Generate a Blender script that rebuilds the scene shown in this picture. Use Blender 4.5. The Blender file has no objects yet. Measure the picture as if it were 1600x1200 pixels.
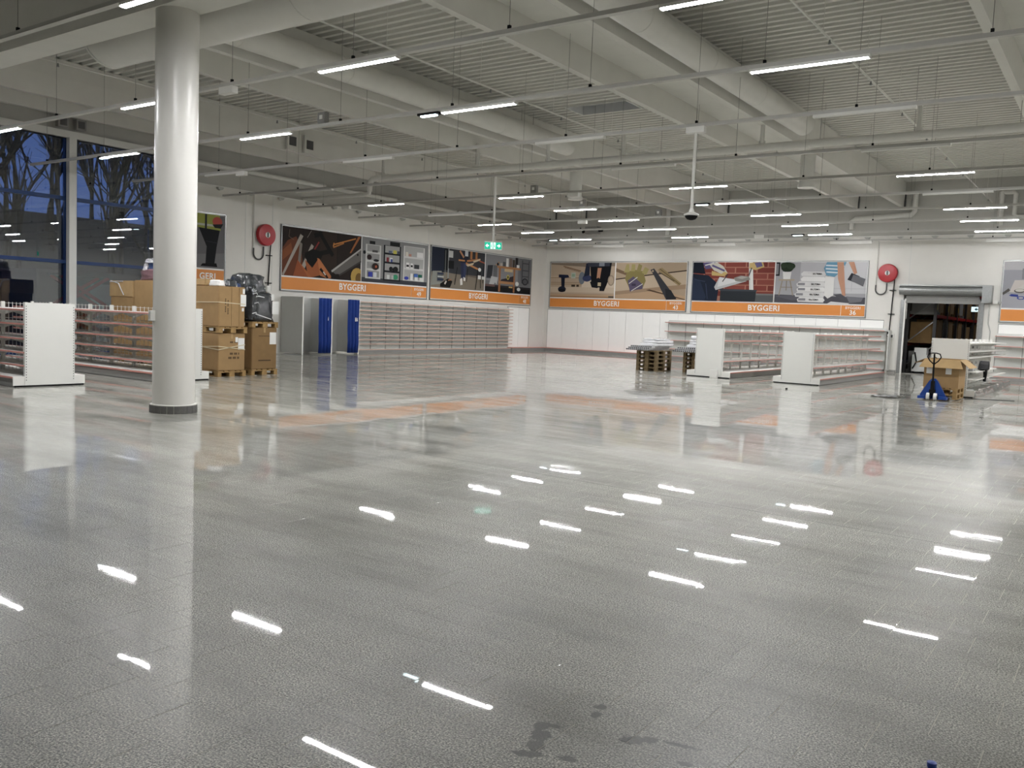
import bpy, bmesh, math, random
import numpy as np
from mathutils import Matrix, Vector
rnd = random.Random(7)
scene = bpy.context.scene
C = scene.collection
PI = math.pi

# ------------------------------------------------------------------ camera
FPX, YAW, PIT, ROL, CAMH = 1364.34, -0.613949, -0.0764153, 0.0409185, 1.7
_f = Vector((math.sin(YAW)*math.cos(PIT), math.cos(YAW)*math.cos(PIT), math.sin(PIT)))
_r = Vector((math.cos(YAW), -math.sin(YAW), 0)); _u = _r.cross(_f)
RGT = _r*math.cos(ROL) + _u*math.sin(ROL); UPV = -_r*math.sin(ROL) + _u*math.cos(ROL)
cam_d = bpy.data.cameras.new('camera'); cam = bpy.data.objects.new('camera', cam_d); C.objects.link(cam)
m = Matrix((RGT, UPV, -_f)).transposed().to_4x4(); m.translation = (0, 0, CAMH)
cam.matrix_world = m
cam_d.sensor_fit = 'HORIZONTAL'; cam_d.sensor_width = 36; cam_d.lens = FPX/1600*36
cam_d.clip_start = 0.05; cam_d.clip_end = 400
scene.camera = cam
def project(p):
    v = Vector(p) - Vector((0, 0, CAMH)); d = v.dot(_f)
    return 800 + FPX*v.dot(RGT)/d, 600 - FPX*v.dot(UPV)/d, d

# ------------------------------------------------------------------ world, exposure
world = bpy.data.worlds.new('dusk_sky'); scene.world = world; world.use_nodes = True
bg = world.node_tree.nodes['Background']
bg.inputs[0].default_value = (0.05, 0.085, 0.21, 1); bg.inputs[1].default_value = 2.0
scene.view_settings.view_transform = 'Standard'; scene.view_settings.look = 'None'
scene.view_settings.gamma = 1; scene.view_settings.use_curve_mapping = False
scene.view_settings.exposure = 0.0
LAMP_POWER = 250.0
scene.cycles.max_bounces = 8; scene.cycles.diffuse_bounces = 4; scene.cycles.glossy_bounces = 4
scene.cycles.transparent_max_bounces = 12; scene.cycles.caustics_reflective = False; scene.cycles.caustics_refractive = False
scene.cycles.sample_clamp_indirect = 6

# ------------------------------------------------------------------ materials
def lin(h):
    h = h.lstrip('#'); o = []
    for i in (0, 2, 4):
        c = int(h[i:i+2], 16)/255; o.append(c/12.92 if c <= .04045 else ((c+.055)/1.055)**2.4)
    return (*o, 1)
MATS = {}
def mat(name, col, rough=.5, metal=0, spec=.5, noise=0, nscale=6, bump=0, bscale=40, coat=0, emit=None, estr=0, alpha=1):
    if name in MATS: return MATS[name]
    mt = bpy.data.materials.new(name); mt.use_nodes = True; nt = mt.node_tree; b = nt.nodes['Principled BSDF']
    c = lin(col) if isinstance(col, str) else col
    b.inputs['Base Color'].default_value = c; b.inputs['Roughness'].default_value = rough
    b.inputs['Metallic'].default_value = metal; b.inputs['Specular IOR Level'].default_value = spec
    b.inputs['Coat Weight'].default_value = coat; b.inputs['Alpha'].default_value = alpha
    tc = nt.nodes.new('ShaderNodeTexCoord')
    n = nt.nodes.new('ShaderNodeTexNoise'); n.inputs['Scale'].default_value = nscale; n.inputs['Detail'].default_value = 4
    nt.links.new(tc.outputs['Object'], n.inputs['Vector'])
    mx = nt.nodes.new('ShaderNodeMix'); mx.data_type = 'RGBA'; mx.blend_type = 'MULTIPLY'
    mx.inputs[0].default_value = 1
    rp = nt.nodes.new('ShaderNodeMapRange'); rp.inputs['From Min'].default_value = .3; rp.inputs['From Max'].default_value = .7
    rp.inputs['To Min'].default_value = 1-noise; rp.inputs['To Max'].default_value = 1
    nt.links.new(n.outputs['Fac'], rp.inputs['Value'])
    mx.inputs[6].default_value = c; nt.links.new(rp.outputs[0], mx.inputs[7]); nt.links.new(mx.outputs[2], b.inputs['Base Color'])
    if bump:
        n2 = nt.nodes.new('ShaderNodeTexNoise'); n2.inputs['Scale'].default_value = bscale; n2.inputs['Detail'].default_value = 3
        nt.links.new(tc.outputs['Object'], n2.inputs['Vector'])
        bp = nt.nodes.new('ShaderNodeBump'); bp.inputs['Strength'].default_value = bump; bp.inputs['Distance'].default_value = .02
        nt.links.new(n2.outputs['Fac'], bp.inputs['Height']); nt.links.new(bp.outputs[0], b.inputs['Normal'])
    if emit:
        b.inputs['Emission Color'].default_value = lin(emit) if isinstance(emit, str) else emit
        b.inputs['Emission Strength'].default_value = estr
    MATS[name] = mt; return mt
M_WALL = mat('painted_wall', '#dedcd6', .75, noise=.04, nscale=1.5)
M_UPPER = mat('upper_concrete_shaded', '#b9b8b2', .8, noise=.06, nscale=2)  # white concrete greyed, weaker light above the lamps put into the colour
M_CONC = mat('painted_concrete', '#dcdbd5', .75, noise=.05, nscale=2)
M_DECK = mat('painted_steel_deck', '#d8d7d1', .6, noise=.04, nscale=3)
M_WHITE = mat('white_lacquered_steel', '#e6e5e0', .35, noise=.03, nscale=8)
M_PANEL = mat('white_panel', '#e2e2dd', .45, noise=.02, nscale=3)
M_CLAD = mat('white_cladding', '#f8f8f5', .5, noise=.02, nscale=3)
M_COL = mat('column_paint', '#dddbd5', .3, noise=.02, nscale=2)
M_GREYST = mat('grey_steel', '#8b8a87', .45, noise=.05)
M_DGREY = mat('dark_grey_steel', '#4a4a4a', .5, noise=.05)
M_GALV = mat('galvanised_steel', '#9b9d9c', .32, metal=.7, noise=.15, nscale=14)
M_PIPE = mat('white_pipe_paint', '#dad9d3', .45, noise=.04)
M_DUCT = mat('duct_paint', '#dad9d3', .4, noise=.05, nscale=3)
M_RAIL = mat('rail_paint', '#c2c1bc', .45, noise=.04)
M_BLACK = mat('black_plastic', '#0c0c0e', .7, spec=.2, noise=.1)
M_RED = mat('red_enamel', '#a3101d', .35, noise=.06)
M_STRIP = mat('red_price_strip', '#c98a80', .4, noise=.05)
M_COPPER = mat('copper_price_strip', '#cfa391', .3, noise=.1)
M_BLUEF = mat('blue_window_frame', '#0e3468', .4, noise=.05)
M_CURT = mat('blue_curtain', '#0a3484', .8, noise=.15, nscale=9)
M_CARD = mat('cardboard', '#a1835a', .85, noise=.12, nscale=5)
M_CARD2 = mat('cardboard_light', '#b3966a', .85, noise=.12, nscale=5)
M_CARDIN = mat('cardboard_dark', '#8a6e48', .9, noise=.12, nscale=5)
M_WOOD = mat('pallet_wood', '#ab8b5a', .85, noise=.35, nscale=12)
M_WOODG = mat('weathered_pallet_wood', '#7c6a4c', .9, noise=.4, nscale=12)
M_PAPER = mat('white_paper', '#e9e9e6', .8)
M_PRINT = mat('carton_print', '#4a3722', .85)
M_WRAP = mat('dark_wrapped_goods', '#3c4043', .22, noise=.3, nscale=8, bump=.7, bscale=9, coat=.6)
M_FILM = mat('white_film', '#d9dadc', .18, noise=.15, nscale=6, bump=.6, bscale=10, coat=.5)
M_BLUEG = mat('blue_goods', '#3a4c72', .35, noise=.25, nscale=6, bump=.4, bscale=10)
M_PINKG = mat('pinkish_wrapped_goods', '#8a6c70', .3, noise=.3, nscale=6, bump=.5, bscale=10)
M_ORANGE = mat('orange_sign_band', '#d4863c', .5, noise=.02)
M_TRUCK = mat('blue_enamel', '#12408f', .35, noise=.06)
M_RUBBER = mat('white_rubber', '#e0e0dc', .6)
M_GREYCAB = mat('grey_laminate', '#b4b5b1', .5, noise=.03)
M_GREYCAB2 = mat('light_grey_laminate', '#d2d3cf', .5, noise=.03)
M_GRANITE = mat('granite_base', '#6c6b68', .6, noise=.55, nscale=120)
M_GROUT = mat('grout', '#c9c6ba', .7, noise=.1)
M_BARK = mat('bark', '#0f0f12', .95, noise=.3, nscale=10)
M_ASPH = mat('asphalt', '#3a3b3d', .9, noise=.3, nscale=2)
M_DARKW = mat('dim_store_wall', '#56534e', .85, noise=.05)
M_RACK = mat('rack_grey', '#4b4a4a', .5, noise=.1)
M_RACKR = mat('rack_red', '#a01c1e', .45, noise=.05)
M_ROPE = mat('strapping', '#cfc3a4', .6)
M_STAIN = mat('wet_dark', '#20201f', .2)

def emis(name, col, s):
    if name in MATS: return MATS[name]
    mt = bpy.data.materials.new(name); mt.use_nodes = True; nt = mt.node_tree; nt.nodes.clear()
    o = nt.nodes.new('ShaderNodeOutputMaterial'); e = nt.nodes.new('ShaderNodeEmission')
    e.inputs[0].default_value = lin(col); e.inputs[1].default_value = s; nt.links.new(e.outputs[0], o.inputs[0])
    MATS[name] = mt; return mt
M_LAMP = emis('lit_diffuser', '#fdfdff', LAMP_POWER)
M_WASH = emis('added_washer_lens', '#fdfdff', 28)  # glow of the washers added to brighten the far wall
M_EM = emis('emergency_led', '#e8fbff', 9)
M_EXITG = emis('exit_green', '#2fbf9a', 1.15)
M_EXITW = emis('exit_white', '#f4fffc', 1.7)
M_SCREEN = emis('far_lit_sign', '#cfe9ef', 1.4)

def glass_mat(name, tint=(.75, .8, .85, 1), refl=.09):
    mt = bpy.data.materials.new(name); mt.use_nodes = True; nt = mt.node_tree; nt.nodes.clear()
    o = nt.nodes.new('ShaderNodeOutputMaterial'); t = nt.nodes.new('ShaderNodeBsdfTransparent'); g = nt.nodes.new('ShaderNodeBsdfGlossy')
    g.inputs['Roughness'].default_value = .01; t.inputs[0].default_value = tint
    lw = nt.nodes.new('ShaderNodeFresnel'); lw.inputs[0].default_value = 1.6
    ad = nt.nodes.new('ShaderNodeMath'); ad.operation = 'ADD'; ad.inputs[1].default_value = refl; ad.use_clamp = True
    nt.links.new(lw.outputs[0], ad.inputs[0]); mx = nt.nodes.new('ShaderNodeMixShader')
    nt.links.new(ad.outputs[0], mx.inputs[0]); nt.links.new(t.outputs[0], mx.inputs[1]); nt.links.new(g.outputs[0], mx.inputs[2])
    nt.links.new(mx.outputs[0], o.inputs[0]); return mt
M_GLASS = glass_mat('window_glass')
M_CLEAR = glass_mat('clear_film', (.93, .94, .95, 1), .12)

def print_mat():
    mt = bpy.data.materials.new('poster_print'); mt.use_nodes = True; nt = mt.node_tree; b = nt.nodes['Principled BSDF']
    a = nt.nodes.new('ShaderNodeVertexColor'); a.layer_name = 'ink'; b.inputs['Roughness'].default_value = .6; b.inputs['Specular IOR Level'].default_value = .15
    nt.links.new(a.outputs[0], b.inputs['Base Color']); return mt
M_INK = print_mat()

def floor_mat():
    mt = bpy.data.materials.new('polished_granite_tile'); mt.use_nodes = True; nt = mt.node_tree; b = nt.nodes['Principled BSDF']
    L = nt.links.new
    g = nt.nodes.new('ShaderNodeNewGeometry'); P = g.outputs['Position']
    def noise(scale, detail=2, rough=.5, vec=P):
        n = nt.nodes.new('ShaderNodeTexNoise'); n.inputs['Scale'].default_value = scale; n.inputs['Detail'].default_value = detail
        n.inputs['Roughness'].default_value = rough; L(vec, n.inputs['Vector']); return n.outputs['Fac']
    def ramp(inp, stops):
        r = nt.nodes.new('ShaderNodeValToRGB'); e = r.color_ramp.elements
        while len(e) < len(stops): e.new(.5)
        for el, (p, c) in zip(e, stops): el.position = p; el.color = c
        L(inp, r.inputs[0]); return r.outputs[0]
    def mixc(f, a, bb, mode='MIX'):
        x = nt.nodes.new('ShaderNodeMix'); x.data_type = 'RGBA'; x.blend_type = mode
        if isinstance(f, float): x.inputs[0].default_value = f
        else: L(f, x.inputs[0])
        for k, s in ((6, a), (7, bb)):
            if isinstance(s, tuple): x.inputs[k].default_value = s
            else: L(s, x.inputs[k])
        return x.outputs[2]
    sp = ramp(noise(115, 3, .65), [(.37, (.035, .035, .032, 1)), (.46, (.19, .188, .174, 1)), (.54, (.41, .407, .378, 1)), (.63, (.75, .745, .7, 1))])
    # wiping streaks and dull patches, stretched along the wiping direction
    mp = nt.nodes.new('ShaderNodeMapping'); mp.inputs['Rotation'].default_value = (0, 0, .6); mp.inputs['Scale'].default_value = (.35, 1.6, 1)
    L(P, mp.inputs[0])
    streak = noise(1.1, 6, .62, mp.outputs[0]); blot = noise(.35, 4, .6)
    dirt = ramp(streak, [(.36, (.62, .62, .59, 1)), (.5, (.98, .98, .95, 1)), (.64, (1.22, 1.22, 1.2, 1))])
    col = mixc(1.0, sp, dirt, 'MULTIPLY')
    col = mixc(1.0, col, ramp(blot, [(.3, (.84, .84, .83, 1)), (.7, (1.12, 1.11, 1.07, 1))]), 'MULTIPLY')
    # wet spots and a dark movement joint
    sx = nt.nodes.new('ShaderNodeSeparateXYZ'); L(P, sx.inputs[0])
    def mth(op, a, bb=None, cl=False):
        x = nt.nodes.new('ShaderNodeMath'); x.operation = op; x.use_clamp = cl
        for k, s in ((0, a), (1, bb)):
            if s is None: continue
            if isinstance(s, (int, float)): x.inputs[k].default_value = s
            else: L(s, x.inputs[k])
        return x.outputs[0]
    wob = mth('MULTIPLY', mth('SUBTRACT', noise(26, 5, .7), .5), 2.4)
    tot = None
    for (cx, cy, rx, ry, an) in ((-1.885, 2.99, .035, .045, .3), (-1.846, 2.92, .042, .06, .3), (-1.812, 2.84, .04, .055, .3), (-1.80, 2.765, .06, .03, .5), (-1.84, 3.03, .03, .018, .3), (-1.53, 3.135, .055, .04, .5), (-1.485, 3.175, .04, .028, .5), (-1.785, 3.31, .028, .03, 0.), (-1.762, 3.235, .022, .035, .2), (-1.36, 3.22, .075, .014, .2), (-1.66, 2.83, .045, .022, .2), (-1.285, 3.09, .03, .02, .2)):
        dx = mth('SUBTRACT', sx.outputs[0], cx); dy = mth('SUBTRACT', sx.outputs[1], cy)
        ca, sa = math.cos(an), math.sin(an)
        u = mth('DIVIDE', mth('ADD', mth('MULTIPLY', dx, ca), mth('MULTIPLY', dy, sa)), rx)
        v = mth('DIVIDE', mth('SUBTRACT', mth('MULTIPLY', dy, ca), mth('MULTIPLY', dx, sa)), ry)
        d = mth('SQRT', mth('ADD', mth('MULTIPLY', u, u), mth('MULTIPLY', v, v)))
        s = mth('SUBTRACT', 1.05, mth('ADD', d, wob)); s = mth('MULTIPLY', s, 5.0, True)
        tot = s if tot is None else mth('MAXIMUM', tot, s)
    col = mixc(mth('MULTIPLY', tot, .86), col, (.02, .02, .019, 1))
    ln = mth('ABSOLUTE', mth('SUBTRACT', sx.outputs[1], mth('SUBTRACT', 7.75, mth('MULTIPLY', sx.outputs[0], .035))))
    col = mixc(mth('MULTIPLY', mth('LESS_THAN', ln, .011), .65), col, (.05, .05, .05, 1))
    L(col, b.inputs['Base Color'])
    rr = nt.nodes.new('ShaderNodeMapRange'); L(streak, rr.inputs['Value']); rr.inputs['From Min'].default_value = .3; rr.inputs['From Max'].default_value = .7
    rr.inputs['To Min'].default_value = .3; rr.inputs['To Max'].default_value = .5; L(rr.outputs[0], b.inputs['Roughness'])
    b.inputs['Specular IOR Level'].default_value = .5
    cw_ = nt.nodes.new('ShaderNodeMapRange'); L(noise(2.6, 5, .65, mp.outputs[0]), cw_.inputs['Value']); cw_.inputs['From Min'].default_value = .35; cw_.inputs['From Max'].default_value = .62
    cw_.inputs['To Min'].default_value = 1.0; cw_.inputs['To Max'].default_value = .68; L(cw_.outputs[0], b.inputs['Coat Weight'])
    cr_ = nt.nodes.new('ShaderNodeMapRange'); L(streak, cr_.inputs['Value']); cr_.inputs['From Min'].default_value = .35; cr_.inputs['From Max'].default_value = .65
    cr_.inputs['To Min'].default_value = .008; cr_.inputs['To Max'].default_value = .026; L(cr_.outputs[0], b.inputs['Coat Roughness'])
    b.inputs['Coat IOR'].default_value = 1.55
    return mt
M_FLOOR = floor_mat()

# ------------------------------------------------------------------ mesh helpers
class MB:
    def __init__(s): s.v = []; s.f = []; s.c = []; s.smooth = False
    def add(s, v, f, col=None):
        n = len(s.v); s.v += [tuple(p) for p in v]; s.f += [tuple(i+n for i in q) for q in f]; s.c += [col]*len(f); return s
    def box(s, x0, x1, y0, y1, z0, z1):
        return s.add([(x0, y0, z0), (x1, y0, z0), (x1, y1, z0), (x0, y1, z0), (x0, y0, z1), (x1, y0, z1), (x1, y1, z1), (x0, y1, z1)],
                     [(0, 3, 2, 1), (4, 5, 6, 7), (0, 1, 5, 4), (1, 2, 6, 5), (2, 3, 7, 6), (3, 0, 4, 7)])
    def bar(s, p, q, w, h=None):            # rectangular bar from p to q
        p = Vector(p); q = Vector(q); d = (q-p).normalized(); h = h or w
        a = d.cross(Vector((0, 0, 1)));
        if a.length < 1e-4: a = Vector((1, 0, 0))
        a.normalize(); b = a.cross(d); o = [a*w/2+b*h/2, -a*w/2+b*h/2, -a*w/2-b*h/2, a*w/2-b*h/2]
        return s.add([p+k for k in o]+[q+k for k in o], [(0, 1, 2, 3), (7, 6, 5, 4)]+[(i, i+4, (i+1) % 4+4, (i+1) % 4) for i in range(4)])
    def tube(s, pts, r, n=8, cap=True):
        pts = [Vector(p) for p in pts]; rs = r if isinstance(r, (list, tuple)) else [r]*len(pts); vs = []; fs = []
        d0 = (pts[1]-pts[0]).normalized(); a = d0.orthogonal().normalized()
        for i, p in enumerate(pts):
            d = (pts[min(i+1, len(pts)-1)]-pts[max(i-1, 0)]).normalized(); a = (a-d*a.dot(d)).normalized(); b = d.cross(a)
            vs += [p+(a*math.cos(2*PI*k/n)+b*math.sin(2*PI*k/n))*rs[i] for k in range(n)]
        for i in range(len(pts)-1):
            fs += [(i*n+k, i*n+(k+1) % n, (i+1)*n+(k+1) % n, (i+1)*n+k) for k in range(n)]
        if cap: fs += [tuple(range(n))[::-1], tuple((len(pts)-1)*n+k for k in range(n))]
        s.smooth = True; return s.add(vs, fs)
    def lathe(s, prof, ax=(0, 0, 1), o=(0, 0, 0), n=24):   # prof: (radius, height along axis)
        ax = Vector(ax).normalized(); a = ax.orthogonal().normalized(); b = ax.cross(a); o = Vector(o); vs = []; fs = []
        for (r, h) in prof: vs += [o+ax*h+(a*math.cos(2*PI*k/n)+b*math.sin(2*PI*k/n))*r for k in range(n)]
        for i in range(len(prof)-1): fs += [(i*n+k, i*n+(k+1) % n, (i+1)*n+(k+1) % n, (i+1)*n+k) for k in range(n)]
        fs += [tuple(range(n))[::-1], tuple((len(prof)-1)*n+k for k in range(n))]
        s.smooth = True; return s.add(vs, fs)
    def prism(s, poly, y0, y1):             # poly in local x,z, extruded along y
        n = len(poly); return s.add([(x, y0, z) for x, z in poly]+[(x, y1, z) for x, z in poly],
            [tuple(range(n)), tuple(range(2*n-1, n-1, -1))]+[(i, i+n, (i+1) % n+n, (i+1) % n) for i in range(n)])
    def mesh(s, name):
        me = bpy.data.meshes.new(name); me.from_pydata(s.v, [], s.f)
        if any(c is not None for c in s.c):
            at = me.color_attributes.new('ink', 'FLOAT_COLOR', 'CORNER'); k = 0
            for p, c in zip(me.polygons, s.c):
                for _ in range(p.loop_total): at.data[k].color = c or (1, 1, 1, 1); k += 1
        bm = bmesh.new(); bm.from_mesh(me); bmesh.ops.recalc_face_normals(bm, faces=bm.faces) if not s.c or s.c[0] is None else None
        bm.to_mesh(me); bm.free()
        if s.smooth:
            for p in me.polygons: p.use_smooth = True
            try: me.set_sharp_from_angle(angle=.7)
            except Exception: pass
        return me
def obj(name, mb, material, parent=None, loc=(0, 0, 0), rotz=0):
    me = mb if isinstance(mb, bpy.types.Mesh) else mb.mesh(name)
    if material is not None and not me.materials: me.materials.append(material)
    o = bpy.data.objects.new(name, me); C.objects.link(o); o.location = loc; o.rotation_euler = (0, 0, rotz)
    if parent: o.parent = parent
    return o
def tag(o, label, cat, group=None):
    o['label'] = label; o['category'] = cat
    if group: o['group'] = group
    return o
def thing(name, label, cat, loc=(0, 0, 0), rotz=0, group=None):
    o = bpy.data.objects.new(name, None); C.objects.link(o); o.location = loc; o.rotation_euler = (0, 0, rotz)
    return tag(o, label, cat, group)
def struct(o): o['kind'] = 'structure'; return o
def stuff(o): o['kind'] = 'stuff'; return o
def dup(root, loc, rotz, label=None, group=None):
    r = root.copy(); C.objects.link(r); r.location = loc; r.rotation_euler = (0, 0, rotz)
    if label: r['label'] = label
    if group: r['group'] = group
    for ch in list(root.children):
        c = ch.copy(); C.objects.link(c); c.parent = r
        for g in list(ch.children):
            d = g.copy(); C.objects.link(d); d.parent = c
    return r
ORD = ['first', 'second', 'third', 'fourth', 'fifth', 'sixth', 'seventh', 'eighth', 'ninth', 'tenth', 'eleventh', 'twelfth', 'thirteenth', 'fourteenth', 'fifteenth']
FONT = {}
def text_mesh(txt, size, bold=.012, align='CENTER'):
    key = (txt, size, bold, align)
    if key in FONT: return FONT[key]
    cu = bpy.data.curves.new('lettering', 'FONT'); cu.body = txt; cu.size = size; cu.align_x = align; cu.align_y = 'CENTER'
    cu.offset = bold*size; cu.resolution_u = 3; cu.space_character = 1.06
    t = bpy.data.objects.new('tmp', cu); C.objects.link(t)
    me = bpy.data.meshes.new_from_object(t.evaluated_get(bpy.context.evaluated_depsgraph_get()))
    bpy.data.objects.remove(t); bpy.data.curves.remove(cu)
    for v in me.vertices: v.co = (v.co.x, 0, v.co.y)
    me.materials.clear(); FONT[key] = me; return me

XL, YF = -26.0, 39.6           # left wall plane, far wall plane
XR, YB = 11.0, -9.5            # right wall and wall behind the camera
ZB, ZD, ZS = 6.98, 8.0, 7.52   # underside of the roof slab stems, steel deck, slab soffit

# ------------------------------------------------------------------ floor
floor = struct(obj('floor', MB().box(XL-.3, XR+.3, YB-.3, YF+.3, -.25, -.0004), M_GROUT))
TX, TY, GAP = .4, .3, .0019
cells = []
rows = int((YF-YB)/TY)+1
for r in range(rows):
    y0 = 4.9 - 48*TY + r*TY
    if y0+TY > YF or y0 < YB: continue
    off = (.045 if r % 2 == 0 else .22)+rnd.uniform(-.02, .02)
    k0 = int(math.floor((XL-off)/TX))+1
    x = k0*TX+off
    while x+TX < XR: cells.append((x, y0)); x += TX
def vis_area(x, y):
    p = [project((a, b, 0)) for a, b in ((x, y), (x+TX, y), (x+TX, y+TY), (x, y+TY))]
    if any(q[2] < .3 for q in p): return 0
    cx = sum(q[0] for q in p)/4; cy = sum(q[1] for q in p)/4
    if not (-30 < cx < 1630 and 300 < cy < 1225): return 0
    return abs(sum(p[i][0]*p[(i+1) % 4][1]-p[(i+1) % 4][0]*p[i][1] for i in range(4)))/2
areas = sorted(((vis_area(*c), c) for c in cells), reverse=True)
near = set(c for a, c in areas[:300])
tile_meshes = []
for k in range(12):
    a, b = rnd.gauss(0, .0005), rnd.gauss(0, .0005); h = .0006
    def zz(x, y): return h+a*(x-TX/2)+b*(y-TY/2)
    x0, x1, y0, y1 = GAP, TX-GAP, .0003, TY-.0003; bv = .0003
    vs = [(x0, y0, -.004), (x1, y0, -.004), (x1, y1, -.004), (x0, y1, -.004)]
    vs += [(x0, y0, zz(x0, y0)-bv), (x1, y0, zz(x1, y0)-bv), (x1, y1, zz(x1, y1)-bv), (x0, y1, zz(x0, y1)-bv)]
    vs += [(x, y, zz(x, y)) for x, y in ((x0+bv, y0+bv), (x1-bv, y0+bv), (x1-bv, y1-bv), (x0+bv, y1-bv))]
    fs = [(0, 1, 5, 4), (1, 2, 6, 5), (2, 3, 7, 6), (3, 0, 4, 7), (4, 5, 9, 8), (5, 6, 10, 9), (6, 7, 11, 10), (7, 4, 8, 11), (8, 9, 10, 11)]
    mbt = MB().add(vs, fs); me = mbt.mesh('tile'); me.materials.append(M_FLOOR); tile_meshes.append(me)
for c in sorted(near):
    obj('tile', tile_meshes[rnd.randrange(12)], None, floor, (c[0], c[1], 0))
vs, fs = [], []
for (x, y) in cells:
    if (x, y) in near: continue
    a, b = rnd.gauss(0, .0005), rnd.gauss(0, .0005)
    n = len(vs); x0, x1, y0, y1 = x+GAP*.8, x+TX-GAP*.8, y+.0003, y+TY-.0003
    q = [(x0, y0), (x1, y0), (x1, y1), (x0, y1)]
    vs += [(u, v, .0006+a*(u-x-TX/2)+b*(v-y-TY/2)) for u, v in q]; fs.append((n, n+1, n+2, n+3))
me = bpy.data.meshes.new('tile_field'); me.from_pydata(vs, [], fs); me.materials.append(M_FLOOR)
stuff(obj('tile_field', me, None, floor))

# ------------------------------------------------------------------ walls
DX0, DX1, DZ = -7.95, -5.0, 3.3
WT = 5.75
WY0 = 17.0                                   # window band ends here, solid left wall beyond
def wall(name, mb, material): return struct(obj(name, mb, material))
wf = MB().box(XL-.3, DX0, YF, YF+.25, 0, WT).box(DX1, XR, YF, YF+.25, 0, WT).box(DX0, DX1, YF, YF+.25, DZ, WT)
wall_far = wall('wall_far', wf, M_WALL)
obj('upper_wall', MB().box(XL-.3, XR, YF+.06, YF+.3, WT, 8.3), M_UPPER, wall_far)
wall_left = wall('wall_left', MB().box(XL-.25, XL, WY0, YF+.3, 0, WT), M_WALL)
obj('upper_wall', MB().box(XL-.3, XL-.06, WY0, YF+.3, WT, 8.3), M_UPPER, wall_left)
obj('upper_wall', MB().box(XL-.3, XL-.02, YB, WY0, 6.42, 8.3), M_UPPER, wall_left)
obj('window_head', MB().box(XL-.25, XL+.10, YB, WY0+.1, 6.42, 6.62), M_PANEL, wall_left)
wall_right = wall('wall_right', MB().box(XR, XR+.25, YB, YF, 0, 8.3), M_WALL)
wall_back = wall('wall_back', MB().box(XL-.3, XR, YB-.25, YB, 0, 8.3), M_WALL)
# sandwich-panel joints, slim cover strips along the upper edge and the small brackets above the cladding
for x in np.arange(-24.0, 10, 5.4): obj('joint_cover', MB().box(x-.012, x+.012, YF-.006, YF+.001, 2.3, WT), M_GREYCAB2, wall_far)
for y in (20.05, 21.25, 29.95, 36.6): obj('joint_cover', MB().box(XL-.001, XL+.006, y-.012, y+.012, 2.3, WT), M_GREYCAB2, wall_left)
obj('capping', MB().box(XL, XR, YF-.05, YF+.06, WT, WT+.03), M_PANEL, wall_far)
obj('capping', MB().box(XL-.06, XL+.05, WY0, YF, WT, WT+.03), M_PANEL, wall_left)
brk = MB().prism([(-.12, 0), (.12, 0), (.08, -.07), (-.02, -.1), (-.1, -.05)], -.12, 0).mesh('bracket'); brk.materials.append(M_GREYCAB)
for x in np.arange(-25.4, 10, 1.32): obj('bracket', brk, None, wall_far, (x, YF, WT-.02))
for y in np.arange(17.6, 39.4, 1.32): obj('bracket', brk, None, wall_left, (XL, y, WT-.02), PI/2)
# skirting
bb = struct(obj('baseboard_left', MB().box(XL, XL+.03, WY0, 21.1, 0, .12), M_GREYST))
bb = struct(obj('baseboard_far', MB().box(-8.4, DX0-.12, YF-.03, YF, 0, .12).box(DX1+.1, -4.4, YF-.03, YF, 0, .12), M_GREYST))

# white lower cladding panels with dark joints
PW = .948
pm = MB().box(.006, PW-.006, -.03, 0, .16, 2.2).mesh('panel'); pm.materials.append(M_CLAD)
for k in range(18): obj('panel', pm, None, wall_far, (-25.73+k*PW, YF, 0))
for k in range(6): obj('panel', pm, None, wall_far, (-4.36+k*PW, YF, 0))
for k in range(2): obj('panel', pm, None, wall_left, (XL, 36.25+k*PW, 0), PI/2)
obj('panel_backing', MB().box(-25.75, -25.73+18*PW, YF-.012, YF, .1, 2.22), M_DGREY, wall_far)
obj('panel_backing', MB().box(-4.37, 1.4, YF-.012, YF, .1, 2.22), M_DGREY, wall_far)
obj('panel_backing', MB().box(XL, XL+.012, 36.2, 38.2, .1, 2.22), M_DGREY, wall_left)
kick = struct(obj('trim_1', MB().box(XL+.02, -18.5, YF-.42, YF-.03, 0, .13), M_GREYST))
obj('price_strip', MB().box(XL+.02, -18.5, YF-.43, YF-.03, .13, .155), M_STRIP, kick)
kick2 = struct(obj('trim_2', MB().box(XL+.0, XL+.42, 36.2, YF-.43, 0, .13), M_GREYST))
obj('price_strip', MB().box(XL+.0, XL+.43, 36.2, YF-.43, .13, .155), M_STRIP, kick2)

# ------------------------------------------------------------------ windows in the left wall (dusk outside)
def window(n, y0, y1):
    w = struct(obj('window_%d' % n, MB().box(XL-.2, XL-.06, y0, y0+.16, 0, 6.42).box(XL-.2, XL-.06, y1-.16, y1, 0, 6.42)
               .box(XL-.2, XL-.06, y0, y1, 0, .12), M_BLUEF))
    for z in (2.85, 4.72): obj('transom', MB().box(XL-.22, XL-.02, y0, y1, z-.1, z), M_BLUEF, w)
    for a, b in ((.12, 2.75), (2.85, 4.62), (4.72, 6.415)): obj('pane', MB().box(XL-.135, XL-.125, y0+.16, y1-.16, a, b), M_GLASS, w)
window(1, 13.83, WY0)
window(2, 10.2, 13.8)
window(3, 6.6, 10.2)
window(4, 3.0, 6.6)
wall_left2 = wall('wall_left_rear', MB().box(XL-.25, XL, YB, 3.0, 0, 6.42), M_WALL)
tag(obj('steel_post', MB().box(-.09, .09, -.11, .11, 0, 6.42).box(-.13, .13, -.15, .15, 0, .02), M_PANEL, None, (XL+.1, 13.74, 0)),
    'slim white steel post between the two window bays', 'post')

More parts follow.
